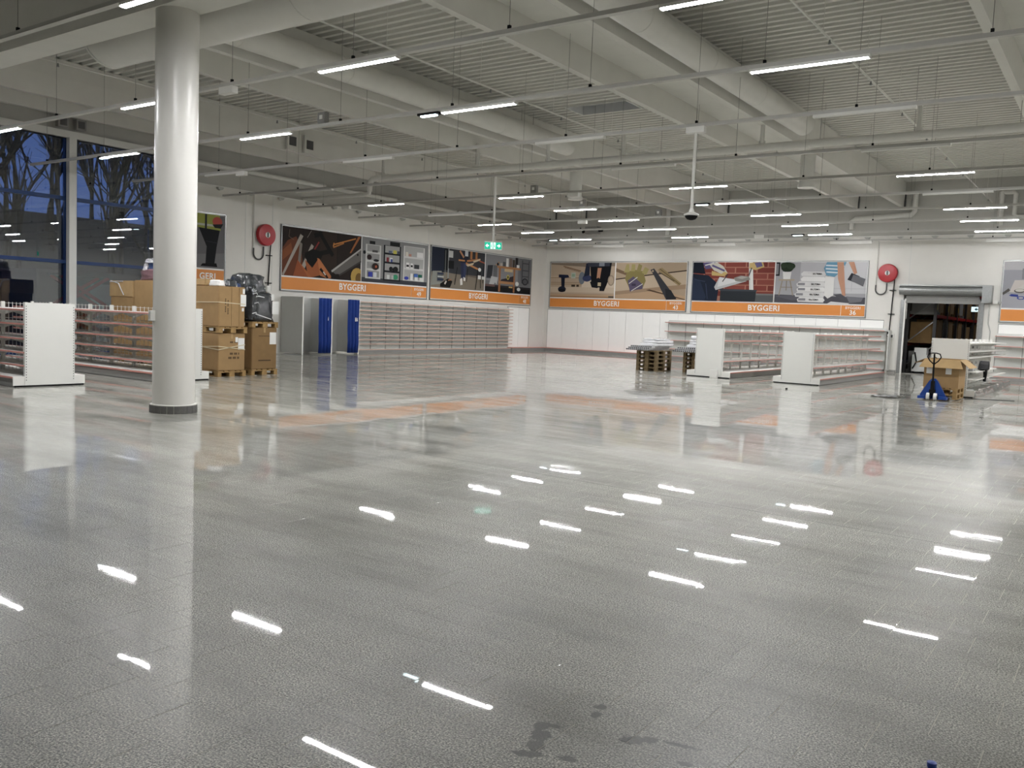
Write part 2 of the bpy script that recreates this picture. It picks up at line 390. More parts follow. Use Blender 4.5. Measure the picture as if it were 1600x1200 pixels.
# ------------------------------------------------------------------ roof
ceiling = struct(obj('ceiling', MB().box(XL-.3, XR+.3, YB-.3, YF+.4, 8.3, 8.4), M_DECK))
SL, SR = -10.17, -8.31                        # stem positions of one roof element, module 7.73 m
MOD = 7.73
for k in range(-3, 3):
    o = -k*MOD
    for s0, s1, e in ((YB, 7.9, 0), (8.15, YF+.05, 1)):
        mb = MB()
        for sx in (SL, SR):
            mb.prism([(sx+o-.085, ZB), (sx+o+.085, ZB), (sx+o+.12, ZS), (sx+o+.12, ZD), (sx+o-.12, ZD), (sx+o-.12, ZS)], s0, s1)
        mb.box(SL+o-.1, SR+o+.1, s0+.02, s1-.02, ZS, ZD-.01)
        x0, x1 = SL+o-.2, SR+o+.2
        if x1 < XL-.3 or x0 > XR: continue
        obj('roof_slab', mb, M_CONC, ceiling)
    # dark vertical gaps where the stems meet the gable beam
    for sx in (SL, SR): obj('end_gap', MB().box(sx+o+.1, sx+o+.16, YF+.0, YF+.058, ZB, ZS-.03), M_DGREY, ceiling)
PITCH, DEPTH = .29, .13
def deck(x0, x1, y0, y1, hole=None):
    mb = MB(); y = y0; prof = []
    while y < y1:
        prof += [(y, ZD), (y+.10, ZD), (y+.135, ZD+DEPTH), (y+.255, ZD+DEPTH)]; y += PITCH
    prof.append((y, ZD))
    vs = []; fs = []
    def strip(a, b):
        n = len(mb.v); mb.add([(a, yy, zz) for yy, zz in prof]+[(b, yy, zz) for yy, zz in prof], [(i, i+1, len(prof)+i+1, len(prof)+i) for i in range(len(prof)-1)])
    if not hole: strip(x0, x1)
    else:
        strip(x0, hole[0]); strip(hole[1], x1)
        for a, b in ((y0, hole[2]), (hole[3], y1)):
            pr = [p for p in prof if a <= p[0] <= b]
            mb.add([(hole[0], yy, zz) for yy, zz in pr]+[(hole[1], yy, zz) for yy, zz in pr], [(i, i+1, len(pr)+i+1, len(pr)+i) for i in range(len(pr)-1)])
    return mb
SKY = (-14.3, -12.3, 22.5, 23.5)
for k in range(-3, 3):
    o = -k*MOD; x0, x1 = SR+o-.02, SL+o+MOD+.02
    x0, x1 = max(x0, XL-.3), min(x1, XR+.3)
    if x1-x0 < .5: continue
    h = SKY if x0 < SKY[0] and x1 > SKY[1] else None
    obj('deck_sheet', deck(x0, x1, 8.2, YF+.05, h), M_DECK, ceiling)
    obj('deck_sheet', deck(x0, x1, YB, 7.9), M_DECK, ceiling)
# skylight: kerb and a pane under the dusk sky (the flat roof is cut open there)
for v in ceiling.data.vertices: pass
cm = MB()
for a, b, c_, d in ((XL-.3, SKY[0], YB-.3, YF+.4), (SKY[1], XR+.3, YB-.3, YF+.4), (SKY[0], SKY[1], YB-.3, SKY[2]), (SKY[0], SKY[1], SKY[3], YF+.4)): cm.box(a, b, c_, d, 8.3, 8.4)
nm = cm.mesh('ceiling'); nm.materials.append(M_DECK); ceiling.data = nm
sky = struct(obj('window_5', MB().box(SKY[0]-.04, SKY[0], SKY[2], SKY[3], 7.98, 8.55).box(SKY[1], SKY[1]+.04, SKY[2], SKY[3], 7.98, 8.55)
      .box(SKY[0]-.04, SKY[1]+.04, SKY[2]-.04, SKY[2], 7.98, 8.55).box(SKY[0]-.04, SKY[1]+.04, SKY[3], SKY[3]+.04, 7.98, 8.55), M_PANEL))
obj('pane', MB().box(SKY[0], SKY[1], SKY[2], SKY[3], 8.48, 8.5), M_GLASS, sky)
obj('glazing_bar', MB().box(SKY[0], SKY[1], 22.95, 23.0, 8.42, 8.48), M_DGREY, sky)
obj('main_beam', MB().box(XL-.1, XR, 7.76, 8.33, 6.1, ZB), M_CONC, ceiling)
obj('main_beam_topping', MB().box(XL-.1, XR, 7.9, 8.19, ZB, 8.3), M_CONC, ceiling)

# ------------------------------------------------------------------ column
col = thing('column', 'thick round white concrete column standing free in the hall', 'column', (-12.2, 8.1, 0))
obj('shaft', MB().lathe([(.315, .10), (.315, 6.1)], n=48), M_COL, col)
obj('collar', MB().lathe([(.345, .118), (.345, .13), (.32, .136)], n=48), M_COL, col)
tl = MB(); nt_ = 22
for i in range(1): 
    a0, a1 = 0.01, 2*PI/nt_-.01
    ring = [(r*math.cos(a), r*math.sin(a), z) for z in (0, .118) for r in (.32, .355) for a in np.linspace(a0, a1, 4)]
    q = lambda zi, ri, ai: zi*8+ri*4+ai
    fs = []
    for a in range(3): fs += [(q(0, 1, a), q(0, 1, a+1), q(1, 1, a+1), q(1, 1, a)), (q(1, 0, a), q(1, 1, a), q(1, 1, a+1), q(1, 0, a+1))]
    fs += [(q(0, 0, 0), q(0, 1, 0), q(1, 1, 0), q(1, 0, 0)), (q(0, 0, 3), q(1, 0, 3), q(1, 1, 3), q(0, 1, 3))]
    tl.add(ring, fs)
tme = tl.mesh('tile'); tme.materials.append(M_GRANITE)
for i in range(nt_): obj('tile', tme, None, col, (0, 0, 0), i*2*PI/nt_)
obj('tile_bed', MB().lathe([(.348, 0), (.348, .112)], n=44), M_GROUT, col)
sk = thing('wall_socket', 'small white socket box on the left side of the round column', 'socket', (-12.28, 7.78, 1.42), -.25)
obj('box', MB().box(-.05, .05, -.05, .02, 0, .16), M_WHITE, sk); obj('outlet', MB().box(-.03, .03, -.054, -.05, .03, .13), M_GREYCAB, sk)

# ------------------------------------------------------------------ light rails and lamps
RAILS = [6.23, 9.47, 12.42, 15.5, 18.8, 22.03, 25.2, 28.25, 31.35, 34.5, 37.6]
LX = [-21.9, -16.3, -10.55, -4.78, .97, 6.72]
LZ = 5.33
lit_off = {6.23: (3, 4, 5), 15.5: (0, 1, 2, 3, 4, 5), 18.8: (0, 1, 2, 3, 4, 5), 25.2: (0, 3), 37.6: (0, 1, 2, 3, 4, 5)}  # tenth rail left lit as added light for the far wall
WASH = 37.6
def rail_mesh(x0, x1):
    return MB().box(x0, x1, -.03, .03, LZ+.057, LZ+.12).box(x0, x1, -.045, -.03, LZ+.057, LZ+.067).box(x0, x1, .03, .045, LZ+.057, LZ+.067)
rm = rail_mesh(XL+.4, XR-.6).mesh('rail'); rm.materials.append(M_RAIL)
hm = MB().tube([(0, 0, LZ+.12), (0, 0, ZD)], .0045, 5).mesh('hanger'); hm.materials.append(M_GREYST)
cm_ = MB().box(-.02, .02, -.02, .02, LZ+.12, LZ+.17).mesh('clamp'); cm_.materials.append(M_BLACK)
rail_objs = []
for i, y in enumerate(RAILS):
    inview = y > 5
    idx = RAILS.index(y)-RAILS.index(6.23)
    lab = ('white hanging light rail, %s of the rails counted from the camera' % ORD[idx]) if inview else 'white hanging light rail over the floor behind the camera'
    t = thing('light_rail', lab, 'light rail', (0, y, 0), 0, 'hanging light rails')
    obj('rail', rm, None, t)
    for x in np.arange(XL+1.3, XR-.6, 2.875):
        if not inview and x < -20: continue
        obj('hanger', hm, None, t, (x+(.5 if i % 2 else 0), 0, 0)); obj('clamp', cm_, None, t, (x+(.5 if i % 2 else 0), 0, 0))
LL = 1.65
def lampbody():
    return MB().box(0, LL, -.05, .05, LZ+.028, LZ+.055).box(0, LL, -.052, -.047, LZ+.014, LZ+.03).box(0, LL, .047, .052, LZ+.014, LZ+.03).box(0, .02, -.047, .047, LZ+.004, LZ+.03).box(LL-.02, LL, -.047, .047, LZ+.004, LZ+.03)
def diff():
    s = [(-.046, LZ+.026), (.046, LZ+.026), (.046, LZ+.012), (0, LZ), (-.046, LZ+.012)]
    mb = MB(); n = 5; x0, x1 = .02, LL-.02
    return mb.add([(x0, y, z) for y, z in s]+[(x1, y, z) for y, z in s], [tuple(range(n)), tuple(range(2*n-1, n-1, -1))]+[(i, i+n, (i+1) % n+n, (i+1) % n) for i in range(n)])
bm1 = lampbody().mesh('housing'); bm1.materials.append(M_WHITE)
dm_on = diff().mesh('diffuser'); dm_on.materials.append(M_LAMP)
dm_off = diff().mesh('diffuser'); dm_off.materials.append(M_PANEL)
for i, y in enumerate(RAILS):
    off = lit_off.get(y, ())
    for j, x in enumerate(LX):
        xx = x+(.3 if y == 9.47 and j < 2 else 0)
        px = [project((xx+d, y, LZ)) for d in (0, LL)]
        seen = all(p[2] > .5 for p in px) and max(p[0] for p in px) > 0 and min(p[0] for p in px) < 1600 and min(p[1] for p in px) < 1200 and max(p[1] for p in px) > 0
        on = j not in off
        if seen: lab = '%s white batten lamp, %s from the left on the %s light rail from the camera' % ('lit' if on else 'unlit', ORD[j], ORD[i-RAILS.index(6.23)])
        else: lab = 'lit white batten lamp on a light rail outside the frame'
        if not seen and not on: continue
        if y == WASH: continue
        t = thing('batten_lamp', lab, 'lamp', (xx, y, 0), 0, 'batten lamps on the light rails' if seen else 'batten lamps outside the frame')
        obj('housing', bm1, None, t); obj('diffuser', dm_on if on else dm_off, None, t)
# wall washers added on the last rail to brighten the far wall: the white back faces the hall, the lens faces the wall
wb_ = MB().add([(x, y, z) for x in (0, LL) for y, z in ((-.08, LZ+.055), (-.08, LZ-.065), (-.068, LZ-.065), (-.066, LZ-.03), (.08, LZ+.047), (.08, LZ+.055))], [(0, 1, 2, 3, 4, 5), (11, 10, 9, 8, 7, 6)]+[(i, i+6, (i+1) % 6+6, (i+1) % 6) for i in range(6)]).mesh('housing'); wb_.materials.append(M_WHITE)
wl_ = MB().add([(x, y, z) for x in (.02, LL-.02) for y, z in ((-.062, LZ-.032), (.074, LZ+.04), (.076, LZ+.036), (-.06, LZ-.036))], [(0, 1, 2, 3), (7, 6, 5, 4)]+[(i, i+4, (i+1) % 4+4, (i+1) % 4) for i in range(4)]).mesh('diffuser'); wl_.materials.append(M_WASH)
for j, x in enumerate(LX):
    t = thing('added_wall_washer', 'added white wall washer lamp turned to the far wall, %s from the left' % ORD[j], 'lamp', (x, WASH, 0), 0, 'added wall washers on the last rail')
    obj('housing', wb_, None, t); obj('diffuser', wl_, None, t)
eb = MB().box(0, .5, -.05, .05, LZ+.012, LZ+.055).mesh('housing'); eb.materials.append(M_BLACK)
ed = MB().box(.07, .43, -.035, .035, LZ-.012, LZ+.012).mesh('diffuser'); ed.materials.append(M_EM)
for (x, y, lab) in ((-22.05, 12.42, 'small emergency light left of the batten by the window'), (-11.12, 12.42, 'small emergency light at the left end of the batten over the hall middle'),
                    (-11.22, 25.2, 'small emergency light beside the batten in the middle distance'), (-22.55, 34.5, 'small emergency light by the far left corner'), (-11.2, 34.5, 'small emergency light near the far wall above the trowel picture')):
    t = thing('emergency_light', lab, 'emergency light', (x, y, 0), 0, 'emergency lights'); obj('housing', eb, None, t); obj('diffuser', ed, None, t)
# connection boxes on the rails
jb = MB().box(-.18, .18, -.06, .06, LZ-.06, LZ+.055).mesh('junction_box')
jb.materials.append(M_WHITE)
for (x, y, lab) in ((-12.8, 9.47, 'white junction box under the second rail right of the column'), (-20.3, 15.5, 'white junction box under the fourth rail above the left wall posters'), (-23.0, 22.03, 'white junction box at the wall end of the sixth rail'),
                    (-17.0, 28.25, 'white junction box under the eighth light rail'), (-13.6, 22.03, 'white junction box under the sixth rail behind the round duct drop'), (-6.95, 15.5, 'white junction box at the top of the camera pole'), (-12.5, 34.5, 'white junction box under the tenth rail near the far wall')):
    tag(obj('junction_box', jb, None, None, (x, y, 0)), lab, 'junction box', 'junction boxes on the rails')

# ------------------------------------------------------------------ ducts and pipes
def arc(c, r, a0, a1, ax1, ax2, n=7):
    c = Vector(c); ax1 = Vector(ax1); ax2 = Vector(ax2)
    return [c+ax1*r*math.cos(t)+ax2*r*math.sin(t) for t in np.linspace(a0, a1, n)]
big = thing('ventilation_duct', 'very wide round duct crossing behind the column under the roof', 'duct', (0, 8.92, 6.42))
obj('pipe', MB().tube([(-15.5, 0, 0), (XR-.5, 0, 0)], .5, 40), M_DUCT, big)
obj('end_cap', MB().tube([(-15.53, 0, 0), (-15.48, 0, 0)], .512, 40), M_DUCT, big)
for x in (-13.4, -10.2, -7.0, -3.8): obj('seam_ring', MB().tube([(x-.02, 0, 0), (x+.02, 0, 0)], .508, 40), M_DUCT, big)
for (x, lab) in ((-15.25, 'round duct along the roof ending in a drop, the one left of the skylight'), (-7.72, 'round duct along the roof ending in a drop, the one right of the skylight')):
    d = thing('ventilation_duct', lab, 'duct', (x, 0, 0))
    z, r = 7.22, .28
    pts = [(0, 9.3, z), (0, 24.2, z)]+[tuple(p) for p in arc((0, 24.2, z-.6), .6, PI/2, 0, (0, 1, 0), (0, 0, 1), 8)]
    obj('pipe', MB().tube(pts[:2], r, 24), M_DUCT, d)
    obj('elbow', MB().tube(pts[1:]+[(0, 24.8, 6.55)], [r]*9+[.21], 24), M_DUCT, d)
    obj('drop', MB().tube([(0, 24.8, 6.6), (0, 24.8, 5.66)], .2, 24), M_DUCT, d)
    obj('outlet_ring', MB().tube([(0, 24.8, 5.72), (0, 24.8, 5.62)], .235, 24), M_DUCT, d)
    for y in (11.5, 14.5, 17.5, 20.5): obj('seam_ring', MB().tube([(0, y-.015, z), (0, y+.015, z)], r+.006, 24), M_DUCT, d)
# drain pipe running across, with clamps and hangers
dp = thing('drain_pipe', 'long thick drain pipe crossing the hall below the roof', 'pipe')
zp, yp = 6.4, 22.7
pts = [(XR-.5, yp, zp), (-22.3, yp, zp)]+[tuple(p) for p in arc((-22.3, yp, zp-.25), .25, PI/2, PI, (1, 0, 0), (0, 0, 1), 5)]+[(-22.55, yp, 5.95)]
obj('pipe', MB().tube(pts, .1, 16), M_PIPE, dp)
obj('pipe', MB().tube([(-22.55, yp, 5.98), (-22.55, yp, 5.9), (-22.8, yp, 5.85), (XL+.0, yp, 5.85)], .07, 12), M_PIPE, dp)
hg = MB().tube([(0, yp, zp+.08), (0, yp, 7.2)], .06, 8).tube([(0, yp, 7.1), (0, yp, 7.22)], .09, 8).tube([(0, yp, zp+.1), (0, yp, zp+.16)], .09, 8).mesh('hanger'); hg.materials.append(M_PIPE)
hw = MB().tube([(0, yp, zp), (0, yp, ZD)], .006, 5).mesh('hanger_rod'); hw.materials.append(M_GREYST)
for x in (-21.9, -17.7, -15.0, -12.4, -8.3, -4.5, -.5): obj('hanger', hg, None, dp, (x, 0, 0))
for x in np.arange(-20, 10, 2.2): obj('hanger_rod', hw, None, dp, (x, 0, 0))
for x in (-19.5, -13.8, -7.1, -1.4): obj('socket_joint', MB().tube([(x-.05, yp, zp), (x+.05, yp, zp)], .112, 16), M_PIPE, dp)
# slender sprinkler pipes in the middle of each deck bay
for x, lab in ((-20.2, 'thin pipe along the deck bay nearest the windows'), (-12.65, 'thin pipe along the deck bay with the skylight'), (-4.92, 'thin pipe along the deck bay right of the skylight'), (2.8, 'thin pipe along the deck bay at the right')):
    t = thing('sprinkler_pipe', lab, 'pipe', (x, 0, 0), 0, 'thin pipes below the steel deck')
    obj('pipe', MB().tube([(0, 8.4, 7.0), (0, YF-.1, 7.0)], .022, 8), M_PIPE, t)
    for y in np.arange(10, 39, 3.1):
        obj('hanger', MB().tube([(0, y, 7.0), (0, y, ZD)], .006, 5), M_PIPE, t)
        obj('sprinkler_head', MB().tube([(0, y+.4, 7.0), (0, y+.4, 6.9)], [.012, .03], 6), M_GALV, t)
# conduit under the stems of the roof slab
for x in (-8.46, -16.18): tag(obj('cable_conduit', MB().tube([(x, 8.5, ZB+.06), (x, 33, ZB+.06)], .03, 6), M_PIPE), 'thin conduit beside the concrete rib %s' % ('right of the skylight' if x > -10 else 'left of the skylight'), 'conduit')
# segmented pipe along the top of the left wall
t = thing('heating_pipe', 'pale pipe in lengths along the top of the left wall', 'pipe')
for a, b in ((17.4, 19.7), (19.95, 23.6), (23.95, 27.6), (27.9, 31.6), (31.9, 35.6), (35.9, 38.9)):
    obj('pipe', MB().tube([(XL+.16, a, 6.42), (XL+.16, b, 6.42)], .085, 12), M_PIPE, t)
    obj('bracket', MB().box(XL-.05, XL+.1, a+.4, a+.44, 6.36, 6.42), M_GREYST, t)
# fan at the far left corner and pipes on the upper far wall
t = thing('wall_fan', 'dark little fan unit below the roof in the far left corner', 'fan', (-22.6, 38.6, 6.05))
obj('body', MB().box(-.35, .35, -.2, .2, 0, .35), M_GREYST, t); obj('motor', MB().tube([(.35, 0, .17), (.55, 0, .17)], .08, 8), M_BLACK, t); obj('motor', MB().tube([(-.35, 0, .17), (-.6, 0, .1)], .07, 8), M_BLACK, t)
t = thing('downpipe', 'white downpipe with a long sideways bend on the upper far wall', 'pipe', (0, YF-.12, 0))
obj('pipe', MB().tube([(-7.75, 0, 7.5), (-7.75, 0, 6.75), (-7.85, 0, 6.62), (-10.1, 0, 6.5), (-10.25, 0, 6.4), (-10.25, 0, 6.05)], .11, 12), M_PIPE, t)
t = thing('downpipe', 'white twin downpipes on the upper far wall above the right picture', 'pipe', (0, YF-.12, 0))
obj('pipe', MB().tube([(-4.6, 0, 7.4), (-4.6, 0, 6.1)], .11, 12), M_PIPE, t); obj('pipe', MB().tube([(-4.6, 0, 7.38), (-4.2, 0, 7.38), (-4.12, 0, 7.3), (-4.12, 0, 6.5), (-4.0, 0, 6.4), (-2, 0, 6.4)], .09, 12), M_PIPE, t)
t = thing('downpipe', 'white vertical pipe on the upper far wall behind the drop', 'pipe', (0, YF-.12, 0))
obj('pipe', MB().tube([(-18.9, 0, 7.45), (-18.9, 0, 6.0)], .11, 12), M_PIPE, t)
# loudspeakers and small devices
def device(name, label, cat, loc, rz=0, s=.26):
    t = thing(name, label, cat, loc, rz); obj('case', MB().box(-s/2, s/2, -.16, 0, -s/2, s/2), M_GREYST, t)
    obj('grille', MB().box(-s*.34, s*.34, -.166, -.16, -s*.34, s*.34), M_DGREY, t); return t
device('loudspeaker', 'left one of two square grey loudspeakers above the windows', 'loudspeaker', (XL+.1, 13.42, 6.82), PI/2, .3)
device('loudspeaker', 'right one of two square grey loudspeakers above the windows', 'loudspeaker', (XL+.1, 13.95, 6.82), PI/2, .3)
for x, y, lab in ((-21.9, 20.0, 'left one of two little meter boxes on the concrete rib'), (-21.9, 20.75, 'right one of two little meter boxes on the concrete rib')):
    t = thing('meter_box', lab, 'meter box', (-23.62, y, 7.3), PI/2)
    obj('case', MB().box(-.22, .22, -.1, 0, -.3, .3), M_PIPE, t); obj('display', MB().box(-.15, .15, -.106, -.1, -.15, .15), M_DGREY, t)
tag(obj('smoke_detector', MB().lathe([(.09, 0), (.11, .05), (.05, .1)], n=14), M_RED, None, (-4.2, 27.6, 6.3)), 'small dark red detector under the roof at the right', 'detector')
for x, y, lab in ((-15.2, 25.2, 'small grey sensor standing on the seventh light rail'), (-13.9, 28.25, 'small grey sensor standing on the eighth light rail'), (-15.0, 22.03, 'small grey sensor on the sixth light rail'), (-13.7, 12.42, 'small sensor with a white lens on the third light rail')):
    t = thing('rail_sensor', lab, 'sensor', (x, y, LZ+.12)); obj('case', MB().box(-.1, .1, -.06, .06, 0, .22), M_GREYST, t); obj('lens', MB().box(-.04, .04, -.07, -.06, .08, .16), M_PANEL, t)

# exit sign hung on a pole, dome camera on a pole
t = thing('exit_sign', 'green lit emergency exit sign with arrows hanging on a pole', 'exit sign', (-14.05, 18.8, 3.45), .6)
obj('pole', MB().tube([(0, 0, .24), (0, 0, 1.94)], .03, 10), M_PIPE, t)
obj('housing', MB().box(-.24, .24, -.03, .03, 0, .03).box(-.24, .24, -.03, .03, .21, .24).box(-.24, -.225, -.03, .03, 0, .24).box(.225, .24, -.03, .03, 0, .24), M_WHITE, t)
obj('panel', MB().box(-.225, .225, -.025, .025, .03, .21), M_EXITG, t)
obj('pictogram', MB().box(-.065, -.012, -.03, -.025, .04, .2).box(.012, .065, -.03, -.025, .04, .2)
    .prism([(-.2, .12), (-.15, .17), (-.15, .135), (-.11, .135), (-.11, .105), (-.15, .105), (-.15, .07)], -.03, -.025)
    .prism([(.2, .12), (.15, .17), (.15, .135), (.11, .135), (.11, .105), (.15, .105), (.15, .07)], -.03, -.025), M_EXITW, t)
obj('running_figure', MB().lathe([(.012, 0), (.012, .004)], (0, -1, 0), (-.04, -.03, .175), 8).prism([(-.05, .16), (-.03, .16), (-.03, .11), (-.02, .06), (-.03, .05), (-.042, .1), (-.055, .05), (-.06, .06)], -.034, -.03)
    .lathe([(.012, 0), (.012, .004)], (0, -1, 0), (.04, -.03, .175), 8).prism([(.05, .16), (.03, .16), (.03, .11), (.02, .06), (.03, .05), (.042, .1), (.055, .05), (.06, .06)], -.034, -.03), M_EXITG, t)
t = thing('dome_camera', 'dark dome camera hanging from the roof on a long white pole', 'camera', (-6.95, 15.5, 3.72))
obj('pole', MB().tube([(0, 0, .12), (0, 0, 1.66)], .03, 10), M_PIPE, t)
obj('collar', MB().lathe([(.05, .06), (.05, .12), (.03, .16)], n=14), M_WHITE, t)
obj('shell', MB().lathe([(.12, .02), (.14, .03), (.14, .05), (.06, .09)], n=20), M_WHITE, t)
obj('dome', MB().lathe([(.03, -.06), (.08, -.045), (.11, -.01), (.12, .02)], n=20), M_BLACK, t)

# ------------------------------------------------------------------ hose reels
def reel(label, loc, rz, upz, downz, boxed):
    t = thing('hose_reel', label, 'hose reel', loc, rz, 'red fire hose reels')
    obj('disc', MB().lathe([(.2, 0), (.37, .01), (.39, .03), (.39, .15), (.37, .18), (.3, .19)], (0, -1, 0), (0, -.04, 0), 40), M_RED, t)
    obj('hub', MB().lathe([(.1, 0), (.1, .015)], (0, -1, 0), (0, -.23, 0), 20), M_PAPER, t)
    obj('hub_plate', MB().box(-.035, .035, -.255, -.245, -.09, .09), M_DGREY, t)
    hose = [(-.47, -.05, -.5)]+[tuple(p) for p in arc((-.25, -.05, -.68), .22, PI, 2*PI, (1, 0, 0), (0, 0, 1), 12)]+[(-.03, -.05, -.42)]
    obj('hose', MB().tube(hose, .028, 8), M_DGREY, t)
    obj('supply_pipe', MB().tube([(-.47, -.05, -.55), (-.47, -.05, upz)], .022, 8), M_PIPE, t)
    obj('hose', MB().tube([(.28, -.08, -.2), (.26, -.06, -.6), (.2, -.05, downz)], .022, 8), M_BLACK, t)
    for z in (-.72, -1.72):
        if z > downz: obj('hose_clip', MB().box(.1, .36, -.07, 0, z-.015, z+.015), M_BLACK, t)
    obj('nozzle', MB().box(.13, .27, -.1, 0, downz-.18, downz+.03), M_PAPER if not boxed else M_BLACK, t)
    if boxed: obj('nozzle_tag', MB().box(.15, .25, -.11, -.1, downz-.16, downz-.06), M_PAPER, t)
reel('red hose reel on the left wall above the wrapped pallet', (XL, 20.85, 4.3), PI/2, 1.45, -1.85, False)
reel('red hose reel on the far wall beside the roller door', (-8.62, YF, 4.2), 0, 1.5, -2.5, True)
for (x, y, z) in (): pass

# ------------------------------------------------------------------ printed picture boards
ASP = 4.05/1.87
def rect(a, b, c, d): return [(a, b), (c, b), (c, d), (a, d)]
def line(p, q, w):
    dx, dy = (q[0]-p[0])*ASP, q[1]-p[1]; l = math.hypot(dx, dy) or 1; nx, ny = -dy/l*w/2/ASP, dx/l*w/2
    return [(p[0]-nx, p[1]-ny), (q[0]-nx, q[1]-ny), (q[0]+nx, q[1]+ny), (p[0]+nx, p[1]+ny)]
def ell(cx, cy, rx, ry, n=14): return [(cx+rx*math.cos(2*PI*k/n), cy+ry*math.sin(2*PI*k/n)) for k in range(n)]
def pic_tools():
    P = [('#2b211d', rect(0, 0, 1, 1)), ('#33271f', rect(.45, .2, .68, 1)), ('#1e1715', rect(.675, .1, .685, 1)), ('#241b18', rect(.24, .5, .25, 1))]
    P += [('#6d3a20', [(0, 0), (0, .55), (.06, .72), (.16, .82), (.22, .6), (.25, .2), (.2, 0)]), ('#8a4a22', [(.0, .3), (.0, .5), (.1, .68), (.12, .5)])]
    P += [('#a89f93', [(0, .02), (.02, 0), (.245, .84), (.21, .88)]), ('#837a70', [(.185, .3), (.215, .25), (.235, .68), (.205, .72)]), ('#a89f93', [(.23, .22), (.27, .18), (.375, .66), (.345, .7)]), ('#8e2a26', line((.33, .42), (.44, .76), .035))]
    P += [('#151210', line((.27, .42), (.6, .6), .1)), ('#100e0d', line((.44, .97), (.62, .5), .09)), ('#100e0d', line((.38, .88), (.48, .95), .1)), ('#100e0d', [(.27, .5), (.36, .6), (.5, .55), (.42, .2), (.3, .25)])]
    P += [('#9c4f22', [(.13, 0), (.18, .34), (.31, .0)]), ('#b05f29', [(.18, .34), (.2, .3), (.36, 0), (.31, 0)]), ('#a85a26', [(.27, .36), (.36, .2), (.44, .42), (.46, .06), (.36, 0), (.3, .1)]), ('#c07035', [(.42, .42), (.45, .4), (.62, .02), (.56, 0), (.46, .05)]),
          ('#17120f', line((.46, .2), (.56, -.0), .06)), ('#d8d0c4', line((.5, .14), (.53, .07), .03))]
    P += [('#c77f2b', line((.62, .74), (.92, .93), .028)), ('#b3702a', line((.62, .68), (.76, .8), .03)), ('#c77f2b', line((.62, .7), (.63, .78), .03)), ('#a5602a', [(.84, .6), (.95, .98), (.985, .98), (.86, .6)])]
    P += [('#6c6864', [(.6, .18), (1, .72), (1, .46), (.68, .08)]), ('#b5b1ab', [(.6, .18), (1, .74), (1, .7), (.61, .14)]), ('#403c39', [(.68, .08), (1, .46), (1, .42), (.7, .06)]), ('#1a1716', ell(.95, .58, .012, .025))]
    P += [('#bf9a3e', ell(.95, .09, .09, .2)), ('#7a5b22', ell(.975, .05, .05, .13)), ('#201814', [(.6, .0), (.6, .1), (.7, .12), (.72, 0)])]
    P += [('#7a6a55', line((.08, .95), (.07, .8), .008)), ('#7a6a55', line((.07, .8), (.13, .74), .008)), ('#8b8379', line((.29, .82), (.34, .98), .012))]
    return P
def unit(P, a, b, lo, hi, col, shelf, n, dark=None):
    P.append((shelf, rect(a, lo, b, hi)))
    h = (hi-lo)/n
    for k in range(n): P.append((dark or '#c5c5c5' if not dark else dark, rect(a+.015, lo+h*k+.035, b-.015, lo+h*(k+1)-.01)))
    P.append((col, rect(a, lo, a+.02, hi))); P.append((col, rect(b-.02, lo, b, hi)))
def pic_shelving():
    P = [('#8d8d8e', rect(0, 0, 1, 1)), ('#3d4048', rect(0, 0, 1, .1))]
    unit(P, .05, .27, .08, .85, '#d5d5d3', '#d5d5d3', 4, '#9c9c9b'); unit(P, .31, .57, .06, .88, '#1d2026', '#1d2026', 4, '#a7a7a6'); unit(P, .61, .95, .1, .92, '#dadad8', '#dadad8', 3, '#b4b4b2')
    P += [('#1b1d20', rect(.1, .86, .18, .93)), ('#1b1d20', rect(.4, .88, .55, .97)), ('#202226', ell(.03, .66, .02, .04)), ('#2e2020', ell(.1, .56, .035, .06)), ('#555555', rect(.14, .68, .22, .73)), ('#2a2a2d', ell(.2, .5, .04, .03)),
          ('#302522', ell(.19, .36, .05, .08)), ('#c25a30', ell(.2, .36, .015, .03)), ('#2737a8', rect(.09, .12, .15, .23)), ('#d9dde2', rect(.16, .12, .21, .23)),
          ('#5d6a86', rect(.38, .7, .43, .76)), ('#d2c443', rect(.45, .7, .5, .78)), ('#4a4f5c', rect(.51, .7, .55, .77)), ('#8b3038', rect(.35, .5, .385, .6)), ('#e3e6ea', rect(.4, .5, .44, .6)), ('#3c4c9c', rect(.41, .5, .44, .57)),
          ('#15171a', ell(.42, .34, .03, .055)), ('#15171a', ell(.49, .34, .04, .065)), ('#d9dcda', rect(.36, .1, .4, .2)), ('#2f9d6f', ell(.49, .16, .04, .06)), ('#c8ccc9', rect(.43, .1, .46, .19)),
          ('#e2dccb', rect(.64, .68, .68, .78)), ('#c88c78', rect(.69, .68, .73, .74)), ('#ececea', rect(.82, .68, .92, .8)), ('#f0f0ee', rect(.65, .4, .7, .53)), ('#1f2124', rect(.655, .43, .695, .48)), ('#f0f0ee', rect(.72, .4, .76, .52)), ('#1f2124', rect(.725, .43, .755, .48)), ('#3a3c40', rect(.78, .4, .86, .5)),
          ('#2c3fae', ell(.66, .16, .035, .04)), ('#f2f2f0', rect(.72, .12, .76, .28)), ('#3d6fc4', rect(.78, .2, .84, .28)), ('#e8e8e6', rect(.79, .12, .84, .2)), ('#1e6b58', rect(.85, .2, .91, .27)), ('#e2e2e0', rect(.87, .12, .93, .2))]
    return P
